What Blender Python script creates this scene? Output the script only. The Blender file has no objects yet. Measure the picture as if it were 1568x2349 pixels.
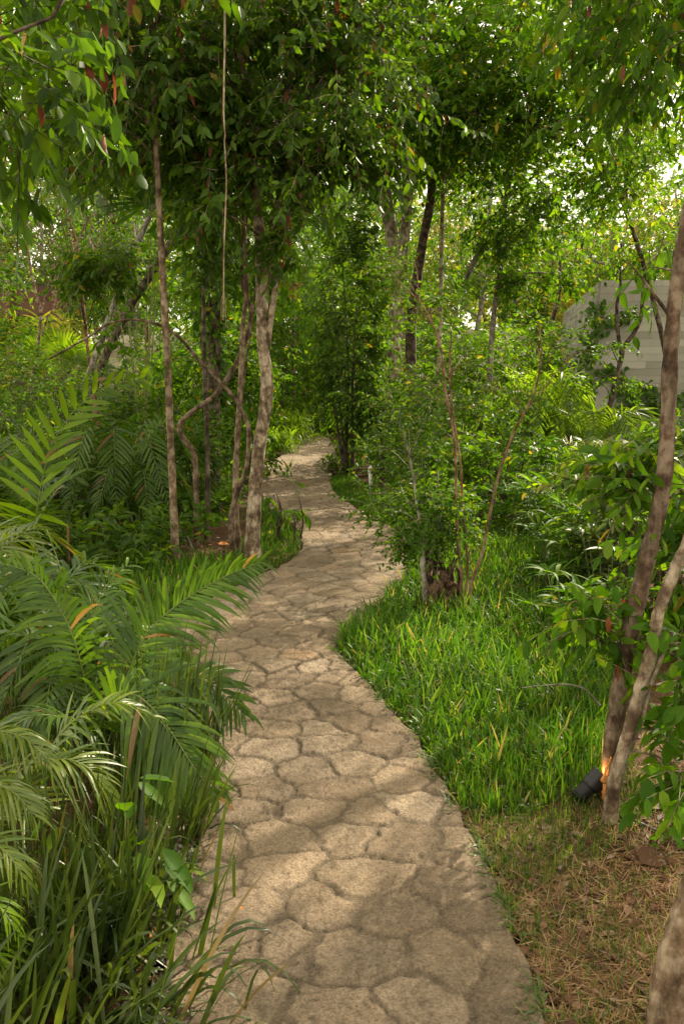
import bpy, math, random
import numpy as np
from mathutils import Vector

# ------------------------------------------------------------------ camera, sky, sun
S = bpy.context.scene
COL = S.collection
FY = 2153.0            # focal length in the 1568 x 2349 pixel frame the photo was measured in
CAMH = 1.65
PITCH = math.radians(8.57)
cam_d = bpy.data.cameras.new('camera')
cam = bpy.data.objects.new('camera', cam_d); COL.objects.link(cam)
cam_d.sensor_fit = 'VERTICAL'; cam_d.sensor_height = 36.0; cam_d.lens = 33.0
cam_d.clip_start = 0.05; cam_d.clip_end = 2000
cam.location = (0, 0, CAMH)
cam.rotation_euler = (math.radians(90) - PITCH, 0, 0)
S.camera = cam

SUN_AZ = math.radians(38)      # to the right of straight ahead
SUN_EL = math.radians(33)
w = bpy.data.worlds.new("World"); S.world = w; w.use_nodes = True
nt = w.node_tree; nt.nodes.clear()
out = nt.nodes.new('ShaderNodeOutputWorld'); bg = nt.nodes.new('ShaderNodeBackground')
sky = nt.nodes.new('ShaderNodeTexSky'); sky.sky_type = 'NISHITA'; sky.sun_disc = False
sky.sun_elevation = SUN_EL; sky.sun_rotation = SUN_AZ
sky.air_density = 1.0; sky.dust_density = 3.0; sky.ozone_density = 1.0
tc = nt.nodes.new('ShaderNodeTexCoord'); nz = nt.nodes.new('ShaderNodeTexNoise')
nz.inputs['Scale'].default_value = 2.2; nz.inputs['Detail'].default_value = 6
rmp = nt.nodes.new('ShaderNodeValToRGB'); rmp.color_ramp.elements[0].position = .3; rmp.color_ramp.elements[1].position = .6
rmp.color_ramp.elements[0].color = (.8, .8, .8, 1)
mx = nt.nodes.new('ShaderNodeMix'); mx.data_type = 'RGBA'
nt.links.new(tc.outputs['Generated'], nz.inputs['Vector']); nt.links.new(nz.outputs['Fac'], rmp.inputs['Fac'])
nt.links.new(rmp.outputs['Color'], mx.inputs['Factor'])
nt.links.new(sky.outputs['Color'], mx.inputs['A']); mx.inputs['B'].default_value = (10.0, 9.2, 7.2, 1)   # thin bright cloud
nt.links.new(mx.outputs['Result'], bg.inputs['Color']); bg.inputs['Strength'].default_value = 0.11
nt.links.new(bg.outputs['Background'], out.inputs['Surface'])

sd = bpy.data.lights.new('sun', 'SUN'); sun = bpy.data.objects.new('sun', sd); COL.objects.link(sun)
sd.energy = 5.0; sd.angle = math.radians(0.6); sd.color = (1.0, 0.87, 0.66)
sdir = -Vector((math.sin(SUN_AZ) * math.cos(SUN_EL), math.cos(SUN_AZ) * math.cos(SUN_EL), math.sin(SUN_EL)))
sun.rotation_euler = sdir.to_track_quat('-Z', 'Y').to_euler()
sun.location = (6, 8, 20)
S.view_settings.view_transform = 'Standard'; S.view_settings.look = 'None'
S.view_settings.exposure = 1.25; S.view_settings.gamma = 1.0
S.render.engine = 'CYCLES'
cy = S.cycles
cy.max_bounces = 7; cy.diffuse_bounces = 4; cy.glossy_bounces = 2; cy.transmission_bounces = 4
cy.transparent_max_bounces = 4; cy.sample_clamp_indirect = 6.0
cy.use_denoising = True
cy.caustics_reflective = False; cy.caustics_refractive = False

# ------------------------------------------------------------------ coordinates
UP = np.array([0., math.sin(PITCH), math.cos(PITCH)]); FW = np.array([0., math.cos(PITCH), -math.sin(PITCH)])
def ray(px, py):
    return np.array([(px - 784) / FY, 0, 0]) + UP * (-(py - 1174.5) / FY) + FW
def P(px, py, Y):                      # the point seen at px,py at distance Y ahead
    d = ray(px, py); return np.array([0, 0, CAMH]) + d * (Y / d[1])
def G(px, py, z=0.0):                  # the ground point seen at px,py
    d = ray(px, py); return np.array([0, 0, CAMH]) + d * ((z - CAMH) / d[2])
def nrm(a):
    return a / np.maximum(np.linalg.norm(a, axis=-1, keepdims=True), 1e-9)

# ------------------------------------------------------------------ materials
def new_mat(name):
    m = bpy.data.materials.new(name); m.use_nodes = True
    n = m.node_tree; n.nodes.clear()
    return m, n, n.nodes.new('ShaderNodeOutputMaterial')
def N(n, t, **kw):
    x = n.nodes.new(t)
    for k, v in kw.items(): x.inputs[k].default_value = v
    return x
def ramp(n, stops):
    r = n.nodes.new('ShaderNodeValToRGB'); e = r.color_ramp.elements
    while len(e) < len(stops): e.new(0.5)
    for i, (p, c) in enumerate(stops):
        e[i].position = p; e[i].color = (c[0], c[1], c[2], 1)
    return r

def leaf_mat(name, stops, trans=.4, rough=.42, spec=.5, tcol=None, vein=0.0):
    """leaves: every leaf (mesh island) takes its own colour from the stops"""
    m, n, o = new_mat(name); L = n.links
    g = n.nodes.new('ShaderNodeNewGeometry'); r = ramp(n, stops)
    L.new(g.outputs['Random Per Island'], r.inputs['Fac'])
    tcn = n.nodes.new('ShaderNodeTexCoord')
    nz = N(n, 'ShaderNodeTexNoise', Scale=1.1, Detail=2.0)
    L.new(tcn.outputs['Object'], nz.inputs['Vector'])
    hs = n.nodes.new('ShaderNodeHueSaturation')
    mr = n.nodes.new('ShaderNodeMapRange'); mr.inputs['From Min'].default_value = .3; mr.inputs['From Max'].default_value = .7
    mr.inputs['To Min'].default_value = .72; mr.inputs['To Max'].default_value = 1.32
    L.new(nz.outputs['Fac'], mr.inputs['Value']); L.new(mr.outputs['Result'], hs.inputs['Value'])
    L.new(r.outputs['Color'], hs.inputs['Color'])
    p = N(n, 'ShaderNodeBsdfPrincipled', Roughness=rough); p.inputs['Specular IOR Level'].default_value = spec
    L.new(hs.outputs['Color'], p.inputs['Base Color'])
    t = n.nodes.new('ShaderNodeBsdfTranslucent')
    h2 = n.nodes.new('ShaderNodeMix'); h2.data_type = 'RGBA'; h2.blend_type = 'MULTIPLY'; h2.inputs['Factor'].default_value = 1
    h2.inputs['B'].default_value = (*(tcol or (1.9, 1.75, .6)), 1)
    L.new(hs.outputs['Color'], h2.inputs['A']); L.new(h2.outputs['Result'], t.inputs['Color'])
    ms = n.nodes.new('ShaderNodeMixShader'); ms.inputs[0].default_value = trans
    L.new(p.outputs[0], ms.inputs[1]); L.new(t.outputs[0], ms.inputs[2]); L.new(ms.outputs[0], o.inputs['Surface'])
    return m

def bark_mat(name, c1, c2, c3, scale=9., bump=.5, stretch=.35, rough=.85):
    """patchy bark with lichen"""
    m, n, o = new_mat(name); L = n.links
    tcn = n.nodes.new('ShaderNodeTexCoord'); mp = n.nodes.new('ShaderNodeMapping'); mp.inputs['Scale'].default_value = (1, 1, stretch)
    L.new(tcn.outputs['Object'], mp.inputs['Vector'])
    a = N(n, 'ShaderNodeTexNoise', Scale=scale * 2.6, Detail=7.0, Roughness=.7); L.new(mp.outputs[0], a.inputs['Vector'])
    mp2 = n.nodes.new('ShaderNodeMapping'); mp2.inputs['Scale'].default_value = (1, 1, .9)
    L.new(tcn.outputs['Object'], mp2.inputs['Vector'])
    b = N(n, 'ShaderNodeTexNoise', Scale=scale * 1.7, Detail=6.0, Roughness=.62); L.new(mp2.outputs[0], b.inputs['Vector'])
    r = ramp(n, [(.40, c1), (.49, c2), (.58, c3)]); L.new(b.outputs['Fac'], r.inputs['Fac'])
    r2 = ramp(n, [(.36, (.38, .36, .34)), (.58, (1.12, 1.12, 1.12))]); L.new(a.outputs['Fac'], r2.inputs['Fac'])
    mxx = n.nodes.new('ShaderNodeMix'); mxx.data_type = 'RGBA'; mxx.blend_type = 'MULTIPLY'; mxx.inputs['Factor'].default_value = 1
    L.new(r.outputs['Color'], mxx.inputs['A']); L.new(r2.outputs['Color'], mxx.inputs['B'])
    f = N(n, 'ShaderNodeTexNoise', Scale=scale * 7, Detail=4.0); L.new(mp.outputs[0], f.inputs['Vector'])
    ad = n.nodes.new('ShaderNodeMath'); ad.operation = 'ADD'; L.new(a.outputs['Fac'], ad.inputs[0]); L.new(f.outputs['Fac'], ad.inputs[1])
    bp = N(n, 'ShaderNodeBump', Strength=bump, Distance=.012); L.new(ad.outputs[0], bp.inputs['Height'])
    p = N(n, 'ShaderNodeBsdfPrincipled', Roughness=rough); p.inputs['Specular IOR Level'].default_value = .2
    L.new(mxx.outputs['Result'], p.inputs['Base Color']); L.new(bp.outputs[0], p.inputs['Normal'])
    L.new(p.outputs[0], o.inputs['Surface'])
    return m

def plain_mat(name, c1, c2, scale=20., rough=.7, bump=.2, island=False, spec=.3):
    m, n, o = new_mat(name); L = n.links
    tcn = n.nodes.new('ShaderNodeTexCoord')
    a = N(n, 'ShaderNodeTexNoise', Scale=scale, Detail=6.0, Roughness=.6); L.new(tcn.outputs['Object'], a.inputs['Vector'])
    r = ramp(n, [(.3, c1), (.7, c2)])
    if island:
        g = n.nodes.new('ShaderNodeNewGeometry'); mm = N(n, 'ShaderNodeMath'); mm.operation = 'MULTIPLY_ADD'
        L.new(g.outputs['Random Per Island'], mm.inputs[0]); mm.inputs[1].default_value = .55
        m3 = n.nodes.new('ShaderNodeMath'); m3.operation = 'MULTIPLY'; m3.inputs[1].default_value = .45
        L.new(a.outputs['Fac'], m3.inputs[0]); L.new(m3.outputs[0], mm.inputs[2]); L.new(mm.outputs[0], r.inputs['Fac'])
    else:
        L.new(a.outputs['Fac'], r.inputs['Fac'])
    bp = N(n, 'ShaderNodeBump', Strength=bump, Distance=.01); L.new(a.outputs['Fac'], bp.inputs['Height'])
    p = N(n, 'ShaderNodeBsdfPrincipled', Roughness=rough); p.inputs['Specular IOR Level'].default_value = spec
    L.new(r.outputs['Color'], p.inputs['Base Color']); L.new(bp.outputs[0], p.inputs['Normal'])
    L.new(p.outputs[0], o.inputs['Surface'])
    return m

def ground_mat():
    m, n, o = new_mat('soil'); L = n.links
    tcn = n.nodes.new('ShaderNodeTexCoord')
    a = N(n, 'ShaderNodeTexNoise', Scale=1.3, Detail=8.0, Roughness=.7); L.new(tcn.outputs['Object'], a.inputs['Vector'])
    b = N(n, 'ShaderNodeTexNoise', Scale=45, Detail=6.0, Roughness=.75); L.new(tcn.outputs['Object'], b.inputs['Vector'])
    r = ramp(n, [(.3, (.050, .026, .015)), (.5, (.095, .055, .031)), (.7, (.15, .094, .055))]); L.new(a.outputs['Fac'], r.inputs['Fac'])
    r2 = ramp(n, [(.35, (.35, .33, .3)), (.62, (1.25, 1.2, 1.1))]); L.new(b.outputs['Fac'], r2.inputs['Fac'])
    q = n.nodes.new('ShaderNodeMix'); q.data_type = 'RGBA'; q.blend_type = 'MULTIPLY'; q.inputs['Factor'].default_value = 1
    L.new(r.outputs['Color'], q.inputs['A']); L.new(r2.outputs['Color'], q.inputs['B'])
    bp = N(n, 'ShaderNodeBump', Strength=.9, Distance=.02); L.new(b.outputs['Fac'], bp.inputs['Height'])
    p = N(n, 'ShaderNodeBsdfPrincipled', Roughness=.95); p.inputs['Specular IOR Level'].default_value = .1
    L.new(q.outputs['Result'], p.inputs['Base Color']); L.new(bp.outputs[0], p.inputs['Normal']); L.new(p.outputs[0], o.inputs['Surface'])
    return m

def paving_mat():
    """rough limestone slabs: the 'stone' attribute holds joint mask (r), one tone per slab (g), colour shift (b)"""
    m, n, o = new_mat('paving_stone'); L = n.links
    at = n.nodes.new('ShaderNodeAttribute'); at.attribute_name = 'stone'
    sp = n.nodes.new('ShaderNodeSeparateColor'); L.new(at.outputs['Color'], sp.inputs[0])
    tcn = n.nodes.new('ShaderNodeTexCoord')
    big = N(n, 'ShaderNodeTexNoise', Scale=2.3, Detail=4.0); L.new(tcn.outputs['Object'], big.inputs['Vector'])
    med = N(n, 'ShaderNodeTexNoise', Scale=26, Detail=6.0, Roughness=.7); L.new(tcn.outputs['Object'], med.inputs['Vector'])
    fin = N(n, 'ShaderNodeTexNoise', Scale=120, Detail=5.0, Roughness=.75); L.new(tcn.outputs['Object'], fin.inputs['Vector'])
    pit = n.nodes.new('ShaderNodeTexVoronoi'); pit.inputs['Scale'].default_value = 85; L.new(tcn.outputs['Object'], pit.inputs['Vector'])
    rs = ramp(n, [(0, (.190, .146, .101)), (.3, (.240, .187, .130)), (.7, (.288, .226, .158)), (.9, (.315, .256, .188)), (1, (.31, .215, .130))]); L.new(sp.outputs[1], rs.inputs['Fac'])
    rj = ramp(n, [(.3, (.11, .084, .058)), (.7, (.17, .137, .100))]); L.new(big.outputs['Fac'], rj.inputs['Fac'])
    mix = n.nodes.new('ShaderNodeMix'); mix.data_type = 'RGBA'
    L.new(sp.outputs[0], mix.inputs['Factor']); L.new(rj.outputs['Color'], mix.inputs['A']); L.new(rs.outputs['Color'], mix.inputs['B'])
    def mul(src, tex, sock, lo, hi, a=.32, b=.68):
        r = ramp(n, [(a, lo), (b, hi)]); L.new(tex.outputs[sock], r.inputs['Fac'])
        q = n.nodes.new('ShaderNodeMix'); q.data_type = 'RGBA'; q.blend_type = 'MULTIPLY'; q.inputs['Factor'].default_value = 1
        L.new(src, q.inputs['A']); L.new(r.outputs['Color'], q.inputs['B']); return q.outputs['Result']
    c = mul(mix.outputs['Result'], big, 'Fac', (.90, .91, .94), (1.07, 1.04, 1.0))
    c = mul(c, med, 'Fac', (.84, .83, .82), (1.12, 1.11, 1.10))
    c = mul(c, fin, 'Fac', (.62, .6, .58), (1.28, 1.27, 1.25), .36, .64)
    c = mul(c, pit, 'Distance', (.55, .53, .5), (1.03, 1.03, 1.03), .02, .16)
    s1 = n.nodes.new('ShaderNodeMath'); s1.operation = 'MULTIPLY_ADD'; s1.inputs[1].default_value = 1.6
    L.new(med.outputs['Fac'], s1.inputs[0]); L.new(fin.outputs['Fac'], s1.inputs[2])
    bp = N(n, 'ShaderNodeBump', Strength=1.0, Distance=.016); L.new(s1.outputs[0], bp.inputs['Height'])
    p = N(n, 'ShaderNodeBsdfPrincipled', Roughness=.9); p.inputs['Specular IOR Level'].default_value = .15
    L.new(c, p.inputs['Base Color']); L.new(bp.outputs[0], p.inputs['Normal']); L.new(p.outputs[0], o.inputs['Surface'])
    return m

M = {}
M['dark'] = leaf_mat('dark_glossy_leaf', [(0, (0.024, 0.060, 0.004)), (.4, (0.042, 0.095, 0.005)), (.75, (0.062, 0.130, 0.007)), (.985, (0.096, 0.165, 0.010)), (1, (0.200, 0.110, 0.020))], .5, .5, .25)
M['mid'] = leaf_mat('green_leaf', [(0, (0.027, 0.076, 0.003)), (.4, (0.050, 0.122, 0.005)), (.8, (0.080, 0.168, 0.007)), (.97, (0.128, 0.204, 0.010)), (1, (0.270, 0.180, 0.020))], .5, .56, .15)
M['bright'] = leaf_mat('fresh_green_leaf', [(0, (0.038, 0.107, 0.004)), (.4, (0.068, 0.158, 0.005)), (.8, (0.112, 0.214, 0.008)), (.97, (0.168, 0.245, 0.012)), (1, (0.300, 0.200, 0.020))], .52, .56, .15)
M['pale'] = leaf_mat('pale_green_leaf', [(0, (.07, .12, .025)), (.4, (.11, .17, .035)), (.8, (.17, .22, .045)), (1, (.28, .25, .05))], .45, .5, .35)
M['yellow'] = leaf_mat('yellow_green_leaf', [(0, (.11, .15, .02)), (.5, (.20, .22, .025)), (.9, (.30, .26, .03)), (1, (.42, .28, .03))], .5, .45, .35)
M['grey'] = leaf_mat('grey_green_leaf', [(0, (.036, .062, .014)), (.5, (.062, .098, .020)), (.95, (.10, .14, .030)), (1, (.2, .17, .03))], .4, .5, .35)
M['red'] = leaf_mat('withered_red_brown_leaf', [(0, (.07, .018, .008)), (.5, (.14, .036, .014)), (1, (.22, .075, .03))], .3, .55, .3, (1.8, 1.0, .6))
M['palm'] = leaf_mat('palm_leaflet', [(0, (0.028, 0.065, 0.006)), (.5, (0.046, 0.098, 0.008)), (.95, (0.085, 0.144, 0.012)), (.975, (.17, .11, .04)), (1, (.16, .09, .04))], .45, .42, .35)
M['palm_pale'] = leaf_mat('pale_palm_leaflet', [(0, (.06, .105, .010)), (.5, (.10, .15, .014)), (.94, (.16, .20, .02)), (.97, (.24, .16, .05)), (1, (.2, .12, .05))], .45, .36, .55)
M['palm_lit'] = leaf_mat('lit_palm_leaflet', [(0, (0.071, 0.140, 0.006)), (.5, (0.104, 0.184, 0.008)), (1, (0.152, 0.238, 0.012))], .62, .45, .3)  # lighter than palm: sunlight on the fronds is put into this leaf colour
M['strap'] = leaf_mat('strap_leaf', [(0, (0.020, 0.038, 0.006)), (.5, (0.036, 0.061, 0.008)), (.95, (0.07, 0.10, 0.014)), (.975, (.17, .12, .05)), (1, (.15, .09, .04))], .35, .4, .4)
M['grass'] = leaf_mat('grass_blade', [(0, (.026, .072, .005)), (.45, (.046, .112, .007)), (.8, (.075, .155, .010)), (.93, (.13, .19, .02)), (.97, (.22, .18, .07)), (1, (.26, .19, .09))], .45, .5, .25, (1.7, 1.7, .6))
M['grass_dull'] = leaf_mat('dull_grass_blade', [(0, (.035, .075, .012)), (.5, (.06, .11, .016)), (.9, (.10, .15, .022)), (1, (.2, .17, .05))], .45, .5, .35)
M['straw'] = leaf_mat('dry_grass_blade', [(0, (.13, .066, .03)), (.5, (.25, .145, .07)), (.9, (.40, .27, .15)), (1, (.16, .17, .04))], .25, .7, .2, (1.3, 1.2, .9))
M['litter'] = leaf_mat('fallen_leaf', [(0, (.05, .022, .012)), (.5, (.10, .048, .024)), (.85, (.17, .095, .052)), (1, (.26, .18, .12))], .15, .65, .25, (1.2, 1.0, .8))
M['bark_tan'] = bark_mat('tan_bark', (.09, .058, .034), (.17, .115, .070), (.28, .215, .150), 8)
M['bark_pale'] = bark_mat('pale_lichen_bark', (.15, .105, .07), (.34, .27, .195), (.50, .44, .35), 7)
M['bark_dark'] = bark_mat('dark_bark', (.035, .024, .016), (.075, .052, .034), (.14, .11, .08), 8)
M['bark_mottled'] = bark_mat('mottled_tan_bark', (.085, .055, .034), (.20, .145, .095), (.37, .30, .22), 7)
M['bark_brown'] = bark_mat('brown_bark', (.06, .036, .022), (.115, .075, .048), (.20, .15, .105), 8)
M['bark_grey'] = bark_mat('grey_bark', (.10, .085, .066), (.19, .165, .13), (.30, .27, .22), 6)
M['bark_red'] = bark_mat('red_brown_bark', (.085, .042, .022), (.16, .085, .048), (.24, .15, .10), 8)
M['rot'] = bark_mat('rotten_wood', (.03, .017, .010), (.085, .05, .028), (.17, .11, .065), 14, 1.0)
M['wood_cut'] = plain_mat('split_orange_wood', (.38, .12, .03), (.62, .27, .08), 30, .7)
M['stem'] = plain_mat('green_stem', (.07, .10, .02), (.13, .16, .035), 20, .5)
M['blockwall'] = plain_mat('pale_stone_block', (.205, .193, .155), (.30, .285, .237), 5, .9, .4, True)
M['terrace'] = plain_mat('pale_terrace_stone', (.34, .30, .23), (.55, .50, .40), 5, .9, .4, True)
M['timber'] = plain_mat('red_brown_timber', (.05, .024, .015), (.11, .055, .034), 9, .8, .5, True)
M['black'] = plain_mat('black_plastic', (.008, .008, .009), (.016, .016, .017), 20, .45, .05)
M['glass'] = plain_mat('dark_lens_glass', (.02, .02, .022), (.03, .03, .03), 5, .1, 0, False, .6)
M['pvc'] = plain_mat('weathered_white_plastic', (.45, .43, .38), (.62, .60, .54), 15, .5, .05)
M['rope'] = bark_mat('dry_root_skin', (.22, .15, .09), (.33, .24, .155), (.42, .33, .23), 12, .6, .15)
M['box'] = plain_mat('orange_brown_wood', (.22, .075, .03), (.36, .14, .06), 18, .7, .2)
M['orange'] = plain_mat('yellow_orange_petal', (.32, .11, .02), (.42, .17, .03), 30, .6, .05)

# ------------------------------------------------------------------ mesh building
class MB:
    def __init__(s): s.v = []; s.q = []; s.t = []; s.qm = []; s.tm = []; s.n = 0
    def add(s, V, Q=None, T=None, mi=0):
        V = np.asarray(V, float).reshape(-1, 3); s.v.append(V)
        if Q is not None and len(Q): s.q.append(np.asarray(Q, np.int64).reshape(-1, 4) + s.n); s.qm.append(np.full(len(s.q[-1]), mi))
        if T is not None and len(T): s.t.append(np.asarray(T, np.int64).reshape(-1, 3) + s.n); s.tm.append(np.full(len(s.t[-1]), mi))
        s.n += len(V)
    def mesh(s, name, mats, origin=(0, 0, 0), smooth=True):
        V = np.concatenate(s.v) - np.asarray(origin, float)
        Q = np.concatenate(s.q) if s.q else np.zeros((0, 4), np.int64); T = np.concatenate(s.t) if s.t else np.zeros((0, 3), np.int64)
        mi = np.concatenate((s.qm or [np.zeros(0)]) + (s.tm or [np.zeros(0)])).astype(np.int32)
        me = bpy.data.meshes.new(name)
        me.vertices.add(len(V)); me.vertices.foreach_set('co', V.astype(np.float32).ravel())
        loops = np.concatenate([Q.ravel(), T.ravel()]).astype(np.int32)
        me.loops.add(len(loops)); me.loops.foreach_set('vertex_index', loops)
        starts = np.concatenate([np.arange(len(Q)) * 4, len(Q) * 4 + np.arange(len(T)) * 3]).astype(np.int32)
        me.polygons.add(len(starts)); me.polygons.foreach_set('loop_start', starts)
        me.polygons.foreach_set('material_index', mi)
        me.polygons.foreach_set('use_smooth', np.full(len(starts), smooth))
        for m in (mats if isinstance(mats, (list, tuple)) else [mats]): me.materials.append(m)
        me.update(calc_edges=True); me.validate()
        return me

def link(name, me, parent=None, loc=(0, 0, 0), rz=0.):
    o = bpy.data.objects.new(name, me); COL.objects.link(o)
    if parent is not None: o.parent = parent
    o.location = loc; o.rotation_euler = (0, 0, rz)
    return o
def tag(o, label=None, cat=None, group=None, kind=None):
    for k, v in (('label', label), ('category', cat), ('group', group), ('kind', kind)):
        if v: o[k] = v
    return o
def part(name, mb, mats, root, label=None, smooth=True):
    """a part of the thing root; mb is in world coordinates"""
    if mb.n == 0: return None
    o = link(name, mb.mesh(name, mats, root.location, smooth), root)
    if label: o['label'] = label
    return o
def thing(name, label, cat, loc, group=None):
    return tag(link(name, None, None, tuple(loc)), label, cat, group)
def single(name, mb, mats, label, cat, loc, group=None, kind=None, smooth=True):
    return tag(link(name, mb.mesh(name, mats, loc, smooth), None, tuple(loc)), label, cat, group, kind)
def copy_tree(o, parent=None):
    c = o.copy(); COL.objects.link(c)
    if parent is not None: c.parent = parent
    for ch in [x for x in KIDS.get(o.name, [])]: copy_tree(ch, c)
    return c
KIDS = {}
def note_kids(root):
    KIDS[root.name] = [x for x in COL.objects if x.parent == root]
    for k in KIDS[root.name]: note_kids(k)

def smooth_path(pts, n=None, per=5):
    pts = np.asarray(pts, float)
    if len(pts) < 3:
        t = np.linspace(0, 1, max(3, per + 1))[:, None]; return pts[0] * (1 - t) + pts[-1] * t
    Pp = np.vstack([2 * pts[0] - pts[1], pts, 2 * pts[-1] - pts[-2]]); outp = []
    for i in range(1, len(Pp) - 2):
        t = np.linspace(0, 1, per, endpoint=False)[:, None]
        a, b, c, d = Pp[i - 1], Pp[i], Pp[i + 1], Pp[i + 2]
        outp.append(.5 * ((2 * b) + (-a + c) * t + (2 * a - 5 * b + 4 * c - d) * t ** 2 + (-a + 3 * b - 3 * c + d) * t ** 3))
    outp.append(pts[-1:]); return np.vstack(outp)

def tube(mb, pts, r0, r1, rng, sides=8, per=5, rough=.06, mi=0, flare=0., rad=None, cap=True):
    C = smooth_path(pts, per=per); n = len(C)
    T = nrm(np.gradient(C, axis=0)); ref = np.array([1., 0, 0]) if abs(T[0][0]) < .8 else np.array([0, 1., 0])
    u = nrm(np.cross(T[0], ref)); us = [u]
    for i in range(1, n):
        u = u - T[i] * np.dot(u, T[i]); u = u / max(np.linalg.norm(u), 1e-9); us.append(u)
    U = np.array(us); W = np.cross(T, U)
    d = np.concatenate([[0], np.cumsum(np.linalg.norm(np.diff(C, axis=0), axis=1))]); tt = d / max(d[-1], 1e-6)
    R = r0 + (r1 - r0) * tt ** .9 if rad is None else np.interp(tt, np.linspace(0, 1, len(rad)), rad)
    if flare: R = R * (1 + flare * np.exp(-d / (3.0 * r0 + 1e-6)))
    a = np.linspace(0, 2 * math.pi, sides, endpoint=False)
    rr = R[:, None] * (1 + rough * rng.standard_normal((n, sides)) * .7 + rough * rng.standard_normal((n, 1)))
    V = C[:, None, :] + rr[..., None] * (np.cos(a)[None, :, None] * U[:, None, :] + np.sin(a)[None, :, None] * W[:, None, :])
    i = np.arange(n - 1)[:, None] * sides; j = np.arange(sides)[None, :]; k = (j + 1) % sides
    Q = np.stack([i + j, i + k, i + sides + k, i + sides + j], -1).reshape(-1, 4)
    V = V.reshape(-1, 3); Tq = None
    if cap:
        V = np.vstack([V, C[-1:], C[:1]]); m = n * sides; jj = np.arange(sides); kk = (jj + 1) % sides
        Tq = np.vstack([np.stack([(n - 1) * sides + jj, (n - 1) * sides + kk, np.full(sides, m)], -1), np.stack([kk, jj, np.full(sides, m + 1)], -1)])
    mb.add(V, Q, Tq, mi)
    return C, R

# leaf templates: x along the leaf, y across (-.5...5), z up
def tmpl(kind):
    if kind == 'fine':     # 12 verts, folded along the midrib, tip drooping
        xs = [0, .22, .5, .78, 1.0]; ws = [0, .42, .5, .33, 0]
        V = [(0, 0, 0)]
        for x, wd in zip(xs[1:4], ws[1:4]):
            z = -.16 * x * x; V += [(x, 0, z - .03), (x, wd, z + .05), (x, -wd, z + .05)]
        V.append((1.0, 0, -.2))
        Q = [(1, 4, 5, 2), (3, 6, 4, 1), (4, 7, 8, 5), (6, 9, 7, 4)]; T = [(0, 1, 2), (0, 3, 1), (7, 10, 8), (9, 10, 7)]
    elif kind == 'leaf':
        V = [(0, 0, 0), (.38, 0, -.05), (.38, .5, .02), (.38, -.5, .02), (.72, 0, -.13), (.72, .34, -.07), (.72, -.34, -.07), (1, 0, -.24)]
        Q = [(1, 4, 5, 2), (3, 6, 4, 1)]; T = [(0, 1, 2), (0, 3, 1), (4, 7, 5), (6, 7, 4)]
    else:                  # far
        V = [(0, 0, 0), (.42, .5, .06), (1, 0, -.1), (.42, -.5, .06)]; Q = []; T = [(0, 2, 1), (0, 3, 2)]
    return np.array(V, float), np.array(Q, np.int64).reshape(-1, 4), np.array(T, np.int64)
TM = {k: tmpl(k) for k in ('fine', 'leaf', 'far')}

def leaves(mb, O, X, Nn, L, W, kind='leaf', mi=0):
    V, Q, T = TM[kind]; X = nrm(X); Yv = nrm(np.cross(Nn, X)); Z = np.cross(X, Yv)
    k = len(O); L = np.broadcast_to(L, (k,)); W = np.broadcast_to(W, (k,))
    A = O[:, None] + V[None, :, 0:1] * X[:, None] * L[:, None, None] + V[None, :, 1:2] * Yv[:, None] * W[:, None, None] + V[None, :, 2:3] * Z[:, None] * L[:, None, None]
    off = (np.arange(k) * len(V))[:, None, None]
    mb.add(A.reshape(-1, 3), (Q[None] + off).reshape(-1, 4) if len(Q) else None, (T[None] + off).reshape(-1, 3), mi)

def sticks(mb, A, B, r, mi=0):
    """thin three-sided twigs from A to B"""
    d = nrm(B - A); u = nrm(np.cross(d, np.array([.3, .5, .81]))); v = np.cross(d, u); k = len(A)
    r = np.broadcast_to(r, (k,))[:, None, None]
    a = np.array([0, 2.094, 4.189]); ring = np.cos(a)[None, :, None] * u[:, None] + np.sin(a)[None, :, None] * v[:, None]
    V = np.concatenate([A[:, None] + ring * r, B[:, None] + ring * r * .5], 1).reshape(-1, 3)
    q = np.array([(0, 1, 4, 3), (1, 2, 5, 4), (2, 0, 3, 5)]); off = (np.arange(k) * 6)[:, None, None]
    mb.add(V, (q[None] + off).reshape(-1, 4), None, mi)

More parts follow.
